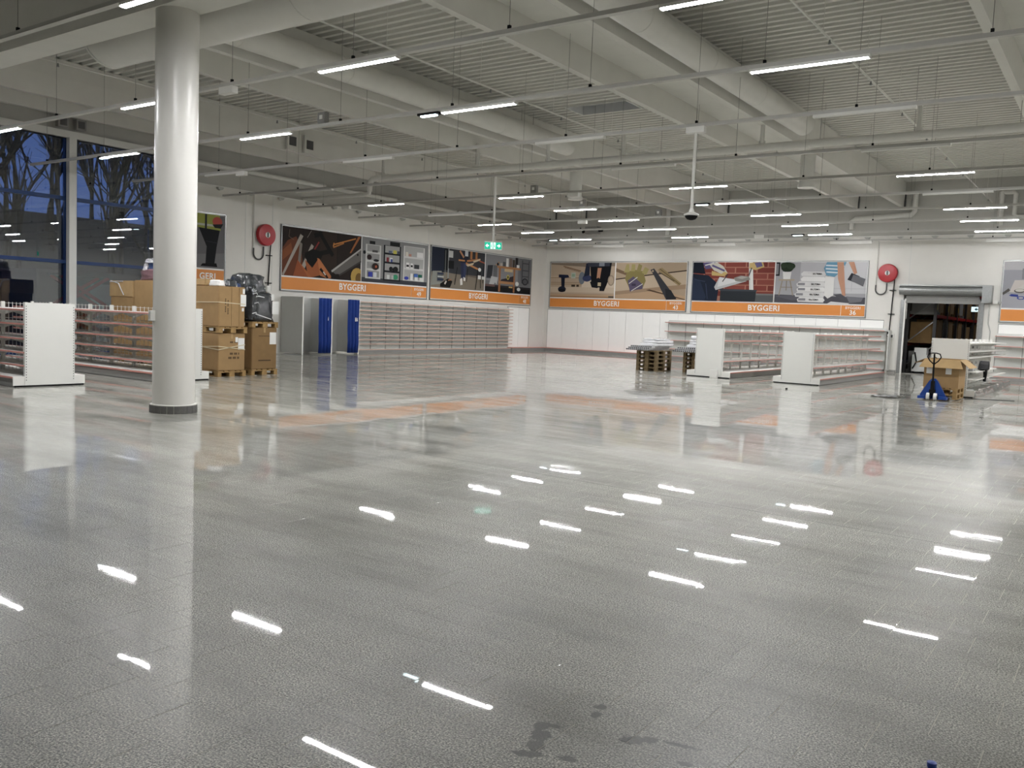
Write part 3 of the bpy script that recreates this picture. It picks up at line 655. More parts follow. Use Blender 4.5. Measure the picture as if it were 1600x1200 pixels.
def pic_workshop():
    P = [('#3b3d42', rect(0, 0, 1, 1)), ('#6f6558', rect(0, 0, 1, .38)), ('#857a6a', [(0, 0), (0, .3), (.25, .4), (1, .3), (1, 0)]), ('#1d2536', rect(0, .4, .22, 1)), ('#14161a', rect(.22, .45, .3, 1)), ('#8f9494', rect(.29, .2, .31, 1)), ('#787d7c', rect(.24, .25, .25, .95)),
         ('#c9ccc8', rect(.3, .78, .38, .95)), ('#17181b', rect(.3, .5, .4, .7)), ('#8e9089', [(0, .05), (.02, .4), (.18, .42), (.2, .1)]), ('#5f6464', rect(.1, .15, .2, .38)), ('#2a3550', rect(.11, .33, .22, .37)), ('#c4c7c4', rect(.11, .26, .22, .29)), ('#2a3550', rect(.11, .18, .22, .23))]
    P += [('#15120f', [(.16, .1), (.3, .25), (.38, .18), (.34, .02), (.16, .02)]), ('#d8cfc1', line((.24, .1), (.27, .18), .05)), ('#a7724a', line((.3, .2), (.36, .22), .03))]
    P += [('#2b3350', [(.52, .72), (.62, .7), (.6, .28), (.54, .25)]), ('#343e60', [(.58, .7), (.64, .66), (.62, .3), (.585, .3)]), ('#e4e2dc', [(.52, .25), (.56, .3), (.57, .12), (.53, .1)]), ('#e4e2dc', [(.58, .32), (.62, .3), (.62, .22), (.59, .22)]),
          ('#262b3a', [(.5, .95), (.68, .98), (.66, .68), (.52, .68)]), ('#c68a5e', line((.5, .98), (.58, .82), .06)), ('#c8ccd0', rect(.6, .86, .66, 1))]
    P += [('#c88a4e', line((.48, .74), (.6, .74), .04)), ('#c88a4e', line((.62, .68), (.88, .55), .05)), ('#b97c45', line((.64, .74), (.9, .82), .05)), ('#d5c3a0', [(.62, .64), (.78, .72), (.76, .66), (.66, .6)]), ('#d5c3a0', [(.75, .76), (.9, .84), (.9, .8), (.78, .72)]), ('#b97c45', rect(.7, .8, .74, 1)), ('#b97c45', rect(.8, .82, .84, 1)), ('#b65a3a', line((.88, .78), (.99, .74), .03))]
    P += [('#15161a', line((.46, .55), (.42, .1), .025)), ('#15161a', line((.66, .55), (.64, .2), .02)), ('#15161a', line((.86, .55), (.82, .02), .03)), ('#15161a', line((.9, .5), (.92, .06), .025)), ('#15161a', line((.98, .7), (.96, .2), .025)), ('#eeeeea', ell(.89, .55, .03, .05)), ('#e7e7e3', rect(.86, .3, .92, .4)), ('#dcdcd6', rect(.94, .3, 1, .38))]
    return P
def pic_bench():
    P = [('#77787c', rect(0, 0, 1, 1)), ('#8d8e92', rect(0, .3, .7, 1)), ('#17181c', rect(0, 0, 1, .17)), ('#2b2c31', rect(.0, .14, 1, .19))]
    P += [('#b97f4a', rect(.24, .66, .76, .72)), ('#a87040', rect(.28, .02, .32, .68)), ('#a87040', rect(.6, .02, .635, .68)), ('#b98552', rect(.28, .24, .62, .31)), ('#d4b98a', rect(.4, .58, .58, .66)), ('#3a3238', [(.32, .31), (.6, .31), (.6, .48), (.45, .4), (.34, .36)]), ('#d2c04a', ell(.48, .43, .03, .07)), ('#2b2522', ell(.48, .43, .015, .04)),
          ('#e8e8e6', rect(.43, .72, .48, .95)), ('#7c6a62', rect(.5, .72, .56, .96)), ('#4e4440', rect(.57, .72, .62, .93)), ('#2f2c2e', rect(.63, .72, .69, 1)), ('#55585c', rect(.36, .72, .42, .84)), ('#bbb4ac', rect(.3, .72, .35, .8)), ('#eef0ef', rect(.66, .72, .72, .8)), ('#b98a5a', line((.2, .7), (.28, .82), .04)), ('#1d1e22', ell(.25, .76, .02, .04))]
    P += [('#3b3d42', [(.02, .36), (.04, .7), (.15, .72), (.13, .36)]), ('#6a6c70', rect(.16, .3, .24, .72)), ('#b9bbbd', [(.08, .2), (.12, .42), (.26, .4), (.24, .2), (.2, .26), (.16, .14)]), ('#6b5350', rect(.0, .14, .2, .2)), ('#53555a', rect(.78, .3, .8, .95)), ('#53555a', rect(.93, .3, .95, .95)), ('#53555a', rect(.78, .85, .95, .88)), ('#53555a', rect(.78, .65, .95, .68)), ('#53555a', rect(.78, .48, .95, .51)), ('#2f3136', ell(.86, .35, .07, .1)), ('#5c5e63', ell(.86, .35, .05, .07)),
          ('#dfe2e0', ell(.68, .27, .04, .06)), ('#d5d7d5', ell(.72, .12, .04, .05)), ('#1b1c20', rect(.66, .02, .74, .06)), ('#c8a860', rect(.5, .14, .58, .18))]
    return P
def pic_sawing():
    P = [('#c2ab90', rect(0, 0, 1, 1)), ('#8b7a68', [(0, .95), (.55, .88), (1, .9), (1, 1), (0, 1)]), ('#d2bea4', rect(0, .15, 1, .3)), ('#b49a7c', rect(0, .36, .6, .4)), ('#a58a6c', rect(0, .42, 1, .44)), ('#cdb79b', rect(0, .58, .5, .62)), ('#9c8064', rect(0, .56, .5, .575)), ('#dccab2', rect(.5, .3, 1, .5)), ('#a8835e', rect(0, .0, 1, .1)), ('#c9a884', rect(0, .05, 1, .09)),
         ('#8b6a4c', line((.2, .9), (.48, .76), .03)), ('#6d4f38', line((.22, .86), (.47, .73), .012))]
    P += [('#1d2440', [(.13, .58), (.13, .66), (.28, .65), (.3, .58), (.22, .55)]), ('#151a2e', [(.17, .58), (.23, .57), (.23, .3), (.18, .3)]), ('#1c2138', ell(.19, .24, .065, .08)), ('#10131f', ell(.19, .2, .06, .05)), ('#bcc6b8', rect(.33, .55, .4, .72)), ('#96b59c', rect(.34, .6, .39, .68))]
    P += [('#77808c', ell(.5, .56, .05, .18)), ('#39436a', ell(.58, .56, .07, .1)), ('#272d3f', [(.53, .6), (.56, .98), (.62, .98), (.62, .65)]), ('#14161c', [(.62, .98), (.95, 1), (.93, .6), (.88, .35), (.85, .2), (.78, .2), (.78, .3), (.66, .3), (.64, .6)]), ('#3a3f4c', [(.58, 1), (.92, 1), (.92, .9), (.6, .88)]), ('#8d929c', rect(.76, .9, .84, 1)), ('#c58d6a', [(.74, .85), (.8, .85), (.78, .55), (.73, .55)]), ('#1a1c22', [(.63, .45), (.76, .58), (.8, .5), (.75, .28), (.66, .3)]), ('#cdb891', rect(.75, .34, .8, .44)),
          ('#4a3c30', rect(.34, .31, .4, .37)), ('#4a3c30', rect(.42, .31, .46, .37)), ('#9a8a76', ell(.95, .5, .05, .15)), ('#c2ab90', ell(.95, .5, .035, .12)), ('#4f4c46', rect(.92, .02, 1, .06))]
    return P
def pic_gloves():
    P = [('#b69f83', rect(0, 0, 1, 1)), ('#c9b397', [(0, .2), (0, .55), (1, .78), (1, .42)]), ('#3a2a22', [(0, .55), (.5, .68), (1, .8), (1, .77), (.5, .65), (0, .52)]), ('#a88c6e', [(0, .1), (0, .2), (1, .42), (1, .3)]), ('#c4a27d', [(0, 0), (0, .1), (.6, .24), (1, .1), (1, 0)]), ('#5b4330', [(.45, .25), (.5, .27), (1, .02), (1, .0)]), ('#7e6449', [(0, .85), (.3, .62), (.3, .55), (0, .75)])]
    P += [('#8d8146', [(.14, .55), (.16, .75), (.28, .8), (.4, .76), (.44, .5), (.4, .3), (.22, .25)]), ('#a69a5b', [(.12, .72), (.15, .95), (.19, .96), (.2, .74)]), ('#a69a5b', [(.22, .76), (.23, .96), (.28, .95), (.28, .76)]), ('#93874e', [(.3, .76), (.33, .97), (.38, .92), (.36, .74)]), ('#a69a5b', [(.38, .72), (.42, .88), (.48, .82), (.44, .66)]), ('#5d5470', [(.18, .5), (.26, .62), (.4, .4), (.4, .28), (.3, .25), (.22, .2)]), ('#d8d5d2', line((.2, .42), (.32, .6), .02)), ('#d8d5d2', line((.24, .22), (.4, .42), .02)), ('#3f3850', rect(.24, .36, .3, .42))]
    P += [('#3c3e44', [(.5, .8), (.55, .84), (.59, .74), (.88, .04), (.74, .0), (.55, .66)]), ('#2a2b30', [(.72, .3), (.8, .26), (.88, .02), (.74, 0)]), ('#b69f83', ell(.535, .77, .012, .03)), ('#a08a5d', [(.6, .8), (.66, .86), (.94, .44), (.9, .38)]), ('#6d5c3a', line((.63, .83), (.92, .41), .02)), ('#51432c', line((.62, .74), (.84, .5), .02))]
    return P
def pic_mason():
    P = [('#8c3a2c', rect(0, 0, 1, 1))]
    for r in range(6):
        for c in range(-1, 5):
            x = c*.26+(.13 if r % 2 else 0)+.02; P.append((('#86382c', '#7a3026', '#8c4034')[(r+c) % 3], rect(max(0, x), .12+r*.15+.012, min(1, x+.245), .12+(r+1)*.15-.012)))
    P = [('#b0755f', rect(0, 0, 1, 1))]+P[1:]
    P += [('#5b5e60', rect(.6, 0, 1, .2)), ('#777a7a', rect(.6, .17, 1, .21)), ('#1b2436', [(0, .7), (.2, .66), (.34, .42), (.32, 0), (0, 0)]), ('#26324a', [(0, .62), (.1, .5), (.18, .1), (.16, 0), (0, 0)]), ('#151c2b', [(.0, 1), (.12, 1), (.16, .7), (0, .72)]), ('#31405c', line((.02, .55), (.16, .5), .02)), ('#32405c', line((.17, .45), (.2, .05), .02))]
    P += [('#e4e2de', [(.69, 1), (.74, 1), (.765, .28), (.715, .28)]), ('#b9b7b2', line((.7, .9), (.73, .3), .01)), ('#2b3036', [(.36, .28), (.8, .3), (.79, .0), (.36, 0)]), ('#3d444c', [(.34, .32), (.81, .3), (.8, .26), (.36, .26)])]
    P += [('#5d5482', [(.12, .98), (.16, 1), (.3, 1), (.28, .86), (.16, .82)]), ('#c9c3b4', [(.2, .95), (.3, 1), (.38, .9), (.44, .72), (.38, .68), (.26, .8)]), ('#c6a862', [(.24, .78), (.36, .7), (.4, .76), (.44, .72), (.4, .64), (.24, .66)]), ('#5d5482', line((.24, .92), (.4, .78), .05)), ('#dcdad5', line((.15, .92), (.26, .98), .03))]
    P += [('#b8b9ba', [(.34, .62), (.68, .52), (.3, .28), (.28, .36)]), ('#d4d5d5', [(.34, .62), (.6, .53), (.32, .36)]), ('#3a3b3e', line((.38, .5), (.44, .68), .025)), ('#86837c', [(.52, .6), (.6, .66), (.7, .64), (.72, .56), (.62, .5), (.54, .52)]), ('#a8a59d', [(.55, .6), (.62, .65), (.69, .62), (.62, .57)]), ('#c6a862', [(.7, .98), (.86, 1), (.88, .88), (.78, .8), (.7, .84)]), ('#5d5482', [(.76, .98), (.84, 1), (.86, .9), (.79, .86)]), ('#4b4c50', line((.7, .66), (.73, .86), .03))]
    return P
def pic_tiler():
    P = [('#a9a8ac', rect(0, 0, 1, 1)), ('#bdbcc0', rect(.28, .2, .58, 1)), ('#c9c9cc', rect(.6, .25, 1, 1)), ('#b3b3b7', rect(.845, .3, .85, 1)), ('#b3b3b7', rect(.6, .36, 1, .37)), ('#53525a', [(0, 0), (0, .2), (1, .16), (1, 0)]), ('#63626b', [(0, .16), (.3, .2), (.6, .12), (.2, .06)]), ('#1a1b1f', rect(0, .66, .045, 1)), ('#8c8b90', rect(.0, .7, .03, .96))]
    P += [('#23301f', ell(.13, .88, .075, .13)), ('#2c3c28', ell(.09, .92, .04, .07)), ('#2c3c28', ell(.17, .9, .05, .08)), ('#e8e7e4', [(.09, .58), (.17, .58), (.18, .76), (.08, .76)]), ('#b3a48e', rect(.04, .54, .22, .58)), ('#9d8f7a', line((.08, .54), (.05, .18), .025)), ('#9d8f7a', line((.17, .54), (.21, .18), .025)), ('#8d806c', line((.13, .54), (.13, .3), .02)), ('#8d806c', line((.07, .38), (.2, .38), .015))]
    for k in range(6): 
        x0 = (.27, .24, .26, .255, .3, .3)[k]; P.append((('#e9e8e6', '#dedddc')[k % 2], [(x0, .03+k*.125), (.55, .02+k*.125), (.57, .08+k*.125), (.55, .14+k*.125), (x0+.02, .15+k*.125), (x0-.01, .09+k*.125)])); P.append(('#c4c3c3', line((x0, .03+k*.125), (.56, .02+k*.125), .012)))
        if k < 4: P.append(('#8f8f95', rect(x0+.005, .06+k*.125, x0+.085, .115+k*.125)))
    P += [('#5f97b5', [(.54, .85), (.57, 1), (.78, 1), (.75, .82), (.66, .64), (.57, .68)]), ('#d9e2e6', line((.56, .92), (.76, .9), .03)), ('#d9e2e6', line((.56, .84), (.74, .82), .03)), ('#d9e2e6', line((.57, .76), (.71, .74), .03)), ('#e6e5e2', [(.56, .66), (.66, .64), (.66, .2), (.6, .12), (.56, .2)]),
          ('#c58f70', [(.68, 1), (.75, 1), (.77, .6), (.79, .2), (.76, .18), (.7, .6)]), ('#c58f70', [(.8, 1), (.86, 1), (.9, .74), (.87, .7)]), ('#2e2f36', [(.8, .58), (.84, .74), (.93, .66), (.9, .5)]), ('#6b6b71', [(.86, .7), (.99, .6), (.97, .42), (.84, .56)]), ('#55555c', [(.66, .22), (.74, .24), (.88, .04), (.82, .0)]), ('#74747b', [(.8, .18), (.98, .16), (.96, .06), (.84, .02)]), ('#e9e9ea', [(.6, .0), (.64, .05), (.84, .02), (.82, 0)])]
    return P
def pic_hivis():
    P = [('#6b6a6c', rect(0, 0, 1, 1)), ('#7b7a7c', [(0, 0), (1, 0), (1, .3), (0, .2)]), ('#4f4438', rect(0, .78, .5, .95)), ('#6b5338', rect(0, .8, .48, .9)), ('#9aa03c', [(.42, 1), (.9, 1), (.92, .72), (.7, .7), (.46, .74)]), ('#b9b9a8', rect(.42, .78, .9, .82)), ('#22242a', rect(.6, .72, .64, 1)), ('#b94a38', ell(.85, .88, .1, .09)), ('#1f1f22', [(.75, .82), (.97, .85), (.92, .76), (.8, .76)]),
         ('#121419', [(.48, .74), (.9, .72), (.84, .4), (.8, .08), (.62, .06), (.64, .4)]), ('#0c0d10', [(.56, .08), (.84, .1), (.86, .03), (.52, .03)]), ('#2a2d36', line((.62, .5), (.86, .48), .012)), ('#15161a', [(0, .12), (.06, .12), (.05, .3), (0, .3)])]
    return P
def pic_brushes():
    P = [('#9b9ba2', rect(0, 0, 1, 1)), ('#b5b3b6', rect(0, .82, .3, 1)), ('#85858c', rect(.16, .62, .5, .85)), ('#c7beb8', [(.06, .34), (.1, .6), (.6, .62), (.6, .3)]), ('#a9a9b0', rect(0, 0, .6, .3)), ('#171b28', [(.21, 1), (.5, 1), (.5, .84), (.24, .82)]), ('#c99a80', ell(.31, .8, .03, .05)), ('#57534f', line((-.0, .3), (.06, .4), .06)),
         ('#c9c5bc', [(.1, .4), (.14, .44), (.2, .54), (.22, .52), (.17, .4)]), ('#2f2d2c', line((.19, .51), (.22, .55), .04)), ('#5b5750', ell(.15, .37, .05, .045)), ('#c9c5bc', ell(.15, .38, .04, .03)), ('#2a3c8c', [(.06, .27), (.08, .3), (.14, .29), (.14, .24), (.08, .25)]), ('#3a4c9c', ell(.165, .22, .035, .04)), ('#a9a9b0', ell(.165, .22, .022, .025)), ('#55565a', ell(.33, .08, .12, .2)), ('#a9a9b0', ell(.33, .08, .1, .165)), ('#55565a', ell(.33, .06, .075, .13)), ('#a9a9b0', ell(.33, .06, .06, .1))]
    return P
def picture(parent, x0, x1, z0, z1, polys, y=-.045):
    mb = MB()
    for k, (c, poly) in enumerate(polys):
        yy = y-.0007*k; pts = [(x0+(x1-x0)*min(1, max(0, u)), yy, z0+(z1-z0)*min(1, max(0, v))) for u, v in poly]
        lc = lin(c); gy = sum(lc[:3])/3; mb.add(pts, [tuple(range(len(pts)))], tuple((q*.84+gy*.16)*.84 for q in lc[:3])+(1,))
    return obj('print', mb, M_INK, parent)
def letters(parent, txt, size, x, z, y, material, bold=.012):
    me = text_mesh(txt, size, bold).copy(); me.materials.append(material); return obj('lettering', me, None, parent, (x, y, z))
def board(label, loc, rz, w, pics, number, cut=False):
    t = thing('picture_board', label, 'sign', loc, rz, 'picture boards with an orange band')
    H = 2.46
    obj('panel', MB().box(0, w, -.03, 0, 0, H), M_PAPER, t)
    obj('frame', MB().box(0, w, -.055, -.0, 0, .035).box(0, w, -.055, 0, H-.035, H).box(0, .035, -.055, 0, 0, H).box(w-.035, w, -.055, 0, 0, H), M_GALV, t)
    bt = .52
    if number:
        b0 = w-1.05
        obj('band', MB().box(.06, b0-.012, -.042, -.03, .07, bt), M_ORANGE, t); obj('band', MB().box(b0+.012, w-.06, -.042, -.03, .07, bt), M_ORANGE, t)
        letters(t, 'BYGGERI', .36, b0/2+.08, .295, -.044, M_PAPER, .022); letters(t, 'BYGGERI', .155, (b0+w)/2-.02, .41, -.044, M_PAPER); letters(t, number, .27, (b0+w)/2-.02, .205, -.044, M_PAPER, .02)
    else:
        obj('band', MB().box(.06, w-.06, -.042, -.03, .07, bt), M_ORANGE, t)
        letters(t, 'GERI' if cut else 'BYGGERI', .3, w*.66 if cut else w/2, .295, -.044, M_PAPER, .022)
    n = len(pics); gap = .06; pw = (w-.12-gap*(n-1))/n
    for k, p in enumerate(pics): picture(t, .06+k*(pw+gap), .06+k*(pw+gap)+pw, bt+.06, H-.06, p())
    return t, pw
board('picture board with tool belt and shelving pictures above the blue curtains', (XL, 21.62, 2.33), PI/2, 8.3, [pic_tools, pic_shelving], '49')
board('picture board with workshop and workbench pictures in the far left corner', (XL, 30.1, 2.33), PI/2, 8.1, [pic_workshop, pic_bench], '48')
board('narrow picture board with a person in a yellow safety vest beside the column', (XL, 17.1, 2.37), PI/2, 2.1, [pic_hivis], None, True)
board('picture board with sawing and glove pictures on the far wall', (-25.68, YF, 2.28), 0, 7.93, [pic_sawing, pic_gloves], '43')
b4, pw4 = board('picture board with bricklaying and tiling pictures on the far wall', (-17.52, YF, 2.28), 0, 8.1, [pic_mason, pic_tiler], '36')
for k in range(6):
    if k != 4: letters(b4, 'BILTEMA', .1 if k > 1 else .105, .12+pw4+pw4*(.45+.005*k), .58+1.82*(.085+k*.125), -.1, M_BLACK, .02)
board('picture board with brushes and cable ties right of the roller door', (-4.38, YF, 2.28), 0, 8.1, [pic_brushes, pic_gloves], '35')

# ------------------------------------------------------------------ roller door and store room beyond
door = struct(obj('door_1', MB().box(DX0-.08, DX0+.06, YF-.06, YF+.25, 0, 3.1).box(DX1-.06, DX1+.08, YF-.06, YF+.25, 0, 3.1), M_GALV))
obj('drum', MB().prism([(0, 0), (0, 0)], 0, 0) if False else MB().tube([(DX0-.12, YF-.22, 3.5), (DX1+.02, YF-.22, 3.5)], .21, 28), M_GALV, door)
obj('drum_cover', MB().box(DX0-.12, DX1+.02, YF-.42, YF, 3.66, 3.72), M_GALV, door)
obj('drive_box', MB().box(DX1+.02, DX1+.36, YF-.45, YF, 3.02, 3.72), M_GALV, door)
obj('guide_rail', MB().box(DX0+.06, DX0+.12, YF-.08, YF+.02, 0, 3.15), M_WHITE, door); obj('guide_rail', MB().box(DX1-.12, DX1-.06, YF-.08, YF+.02, 0, 3.15), M_GREYST, door)
for k in range(4): obj('slat', MB().box(DX0+.1, DX1-.1, YF-.06, YF-.02, 3.05+k*.075, 3.05+k*.075+.07), M_GREYST, door)
obj('bottom_bar', MB().box(DX0+.1, DX1-.1, YF-.09, YF, 2.97, 3.05), M_GREYST, door)
t = thing('door_sensor', 'small white motion sensor right of the roller door', 'sensor', (-4.52, YF, 3.06)); obj('case', MB().box(-.08, .08, -.12, 0, -.06, .08), M_WHITE, t); obj('lens', MB().tube([(.1, -.08, 0), (.16, -.1, -.02)], .06, 10), M_GREYCAB, t)
t = thing('door_cable', 'grey cable loop hanging beside the roller door', 'cable', (-4.75, YF-.03, 0)); obj('cord', MB().tube([(0, 0, 3.0), (.02, 0, 2.2), (.12, 0, 1.9), (.1, 0, 1.5), (0, 0, 1.35)], .015, 6), M_GREYCAB, t)
YS = 60
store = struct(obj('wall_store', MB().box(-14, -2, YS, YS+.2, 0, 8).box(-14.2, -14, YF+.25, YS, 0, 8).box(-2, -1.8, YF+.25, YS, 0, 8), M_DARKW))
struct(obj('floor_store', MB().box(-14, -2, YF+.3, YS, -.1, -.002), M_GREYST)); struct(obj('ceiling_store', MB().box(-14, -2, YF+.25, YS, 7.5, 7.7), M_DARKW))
rk = thing('pallet_rack', 'grey and red pallet rack in the dim store room behind the roller door', 'rack', (-8.1, 41.5, 0))
RD, RB, RN = 1.1, 2.75, 6
for k in range(RN+1):
    y = k*RB
    for x in (0, RD): obj('upright', MB().box(x-.06, x+.06, y-.06, y+.06, 0, 5.5), M_RACK, rk)
    for j in range(5): obj('brace', MB().bar((0, y, .3+j*1.0), (RD, y, .3+j*1.0+1.0) if j % 2 else (RD, y, .3+j*1.0-.0+.9), .04), M_GALV, rk)
    if k < RN:
        for z in (1.3, 2.55, 3.9):
            for x in (0, RD): obj('beam', MB().box(x-.03, x+.03, y+.06, y+RB-.06, z-.13, z), M_RACKR, rk)
        for z in (2.75,): obj('sign_plate', MB().box(RD+.05, RD+.07, y-.04, y+.04, z, z+.25), MATS.get('yellow') or mat('yellow', '#c8b23c', .6), rk) if k < 3 else None
rk2 = thing('pallet_rack', 'second pallet rack deeper in the store room on the right', 'rack', (-5.0, 48.0, 0))
for k in range(4):
    y = k*RB
    for x in (0, RD): obj('upright', MB().box(x-.06, x+.06, y-.06, y+.06, 0, 5.5), M_BLACK, rk2)
    if k < 3:
        for z in (1.3, 2.55):
            obj('beam', MB().box(-.03, .03, y+.06, y+RB-.06, z-.13, z), M_RACKR, rk2)
n_c = 0
for k in range(RN):
    for z in (0, 1.3, 2.55):
        for s in range(2):
            hgt = rnd.uniform(.55, .95); wv = rnd.choice([M_CARD, M_CARDIN, M_CARDIN, M_GREYST])
            t = tag(obj('carton', MB().box(-.45, .45, -.55, .55, .14, .14+hgt).box(-.5, .5, -.6, .6, 0, .03).box(-.5, .5, -.6, -.5, .03, .14).box(-.5, .5, .5, .6, .03, .14).box(-.5, .5, -.05, .05, .03, .14), wv, None, (-7.55, 41.5+k*RB+.72+s*1.3, z)),
                'store rack carton on the %s, %s from the roller door' % (('floor', 'lower red beams', 'upper red beams')[(0, 1.3, 2.55).index(z)], ORD[k*2+s]), 'carton', 'cartons in the store rack'); n_c += 1
t = thing('exit_sign', 'lit white escape sign hanging in the store room', 'exit sign', (-5.75, 44.0, 2.78)); obj('panel', MB().box(-.22, .22, -.03, .03, 0, .22), M_SCREEN, t); obj('arrow', MB().prism([(-.1, .11), (0, .18), (0, .13), (.1, .13), (.1, .09), (0, .09), (0, .04)], -.034, -.03), mat('signteal', '#3e8a92', .5), t); obj('pole', MB().tube([(0, 0, .22), (0, 0, 1.2)], .02, 6), M_PIPE, t)
t = thing('floor_scrubber', 'pale machine with a black hose standing just inside the store room', 'machine', (-7.35, 41.0, 0)); obj('body', MB().box(-.3, .3, -.35, .35, .08, .8).box(-.24, .24, -.3, .2, .8, 1.1), M_GREYCAB2, t); obj('hose', MB().tube([(-.2, -.36, .9), (-.1, -.45, .5), (-.25, -.4, .2)], .03, 6), M_BLACK, t); obj('wheel', MB().tube([(-.32, 0, .1), (-.26, 0, .1)], .1, 12), M_BLACK, t); obj('wheel', MB().tube([(.26, 0, .1), (.32, 0, .1)], .1, 12), M_BLACK, t)
tag(obj('red_crate', MB().box(-.25, .25, -.2, .2, 0, .04).box(-.25, .25, -.2, -.18, 0, .55).box(-.25, .25, .18, .2, 0, .55).box(-.25, -.23, -.2, .2, 0, .55).box(.23, .25, -.2, .2, 0, .55), M_RED, None, (-6.55, 40.6, 0)), 'red open crate on the store room floor', 'crate')
for y in (50,): 
    t = thing('batten_lamp', 'lit batten lamp under the store room ceiling', 'lamp', (-4.4, y, 1.6), 0)
    obj('housing', bm1, None, t); obj('diffuser', dm_on, None, t)

# ------------------------------------------------------------------ shelving
BAY = .945
def shelf_mesh(w, d, lip=.035): return MB().box(.005, w-.005, -d, -.02, -.012, 0).box(.005, w-.005, -d, -d+.012, -lip, 0)
def strip_mesh(w, d, h=.026): return MB().box(.005, w-.005, -d-.01, -d-.001, -h, .004)
def brak_mesh(d): return MB().prism([(0, 0), (0, 0)], 0, 0) if False else MB().add([(x, y, z) for x in (-.006, .006) for y, z in ((-.03, -.012), (-d+.02, -.012), (-d+.02, -.03), (-d*.55, -.05), (-.12, -.1), (-.03, -.13))],
    [(0, 1, 2, 3, 4, 5), (11, 10, 9, 8, 7, 6)]+[(i, i+6, (i+1) % 6+6, (i+1) % 6) for i in range(6)])
def cached(store, key, fn, material):
    if key not in store:
        me = fn(); me = me.mesh(key[0]); me.materials.append(material); store[key] = me
    return store[key]
CM = {}
def wire_panel(w, z0, z1, sx, sz, r=.0035):
    mb = MB()
    for x in np.arange(.05, w-.02, sx): mb.box(x-r, x+r, -r, r, z0, z1)
    for z in np.arange(z0, z1+.001, sz): mb.box(.03, w-.03, -r*2, r*2, z-r, z+r)
    return mb
def gondola(label, loc, rz, nb, half, lv_pos, lv_neg, sd=.47, stripm=M_STRIP, H=1.6, wire=(.16, .15), panel_w=.95, base_wrap=False):
    t = thing('gondola_shelf', label, 'shelving', (loc[0], loc[1], 0), rz, 'free-standing white shelving runs')
    L = nb*BAY
    obj('end_panel', MB().box(-.03, 0, -panel_w/2, panel_w/2, .03, H), M_PANEL, t)
    obj('end_upright', MB().box(-.0, .035, -panel_w/2, -panel_w/2+.035, .03, H).box(0, .035, panel_w/2-.035, panel_w/2, .03, H), M_WHITE, t)
    sl = MB()
    for z in np.arange(.12, H-.05, .05):
        for s in (-1, 1): sl.box(-.034, -.029, s*(panel_w/2-.022)-.006, s*(panel_w/2-.022)+.006, z, z+.022)
    obj('slot_row', sl, M_DGREY, t)
    obj('foot_strip', MB().box(-.035, .0, -half+.03, half-.03, 0, .03), M_BLACK, t)
    for s in (-1, 1):
        a, b = (sorted((s*.03, s*half)))
        obj('base_cap', MB().box(-.02, .0, a, b, .03, .2), M_WHITE, t)
        obj('base_shelf', MB().box(0, L, a, b, .185, .2), M_WHITE, t)
        y0, y1 = sorted((s*(half-.06), s*(half-.02)))
        obj('plinth', MB().box(0, L, y0, y1, .01, .17), M_GREYST, t)
        y0, y1 = sorted((s*half, s*(half+.008)))
        obj('price_strip', MB().box(0, L, y0, y1, .165, .2), stripm, t)
    post = cached(CM, ('post', H), lambda: MB().box(-.03, .03, -.03, .03, .2, H), M_WHITE)
    wp = cached(CM, ('wire_panel', H, wire), lambda: wire_panel(BAY, .22, H-.01, *wire), M_WHITE)
    sh = cached(CM, ('shelf', sd), lambda: shelf_mesh(BAY, sd), M_WHITE); st = cached(CM, ('price_strip', sd, stripm.name), lambda: strip_mesh(BAY, sd), stripm); bk = cached(CM, ('bracket', sd), lambda: brak_mesh(sd), M_WHITE)
    for k in range(nb+1): obj('post', post, None, t, (min(max(k*BAY, .07), L), 0, 0))
    for k in range(nb):
        obj('wire_panel', wp, None, t, (k*BAY, 0, 0))
        for s, lv in ((1, lv_pos), (-1, lv_neg)):
            for z in lv:
                # local -y is the front of the shelf mesh
                o = obj('shelf', sh, None, t, (k*BAY if s < 0 else (k+1)*BAY, 0, z), 0 if s < 0 else PI)
                obj('price_strip', st, None, o); obj('bracket', bk, None, o, (.045, 0, 0)); obj('bracket', bk, None, o, (BAY-.045, 0, 0))
    return t
gl = [1.47, 1.2, .92, .66, .41]
gondola('white shelving run with wire back at the left edge, its end panel nearest the camera', (-17.08, 8.64), PI, 7, .69, gl, gl)
gondola('white shelving run with wire back passing behind the round column', (-16.98, 11.48), PI, 7, .67, gl, gl)
gondola('white shelving run beside the pallets of wrapped profiles', (-11.23, 27.07), PI/2, 9, .75, [1.5, 1.2, .55], [1.52, 1.22, .55], .5)
gondola('white shelving run in the middle of the right side, with bright shelf boards', (-8.34, 27.02), PI/2, 9, .72, [1.52, 1.07, .53], [1.54, 1.07, .53], .5, wire=(.1, .11))
gondola('white shelving run behind the open carton on the pallet truck', (-4.08, 26.8), PI/2, 9, .68, [1.5, 1.25, 1.0, .7], [1.5, 1.27, 1.1], .48, M_WHITE, wire=(.16, .4))
# boards lying loosely in the right-hand run
for (z, y0, y1, lab) in ((.72, 27.0, 31.5, 'bright white loose shelf board, upper one in the right run'), (.5, 27.0, 34.0, 'bright white loose shelf board, lower one in the right run')):
    tag(obj('loose_shelf_board', MB().box(-4.0, -3.42, y0, y1, z-.03, z), M_WHITE), lab, 'shelf board')
    
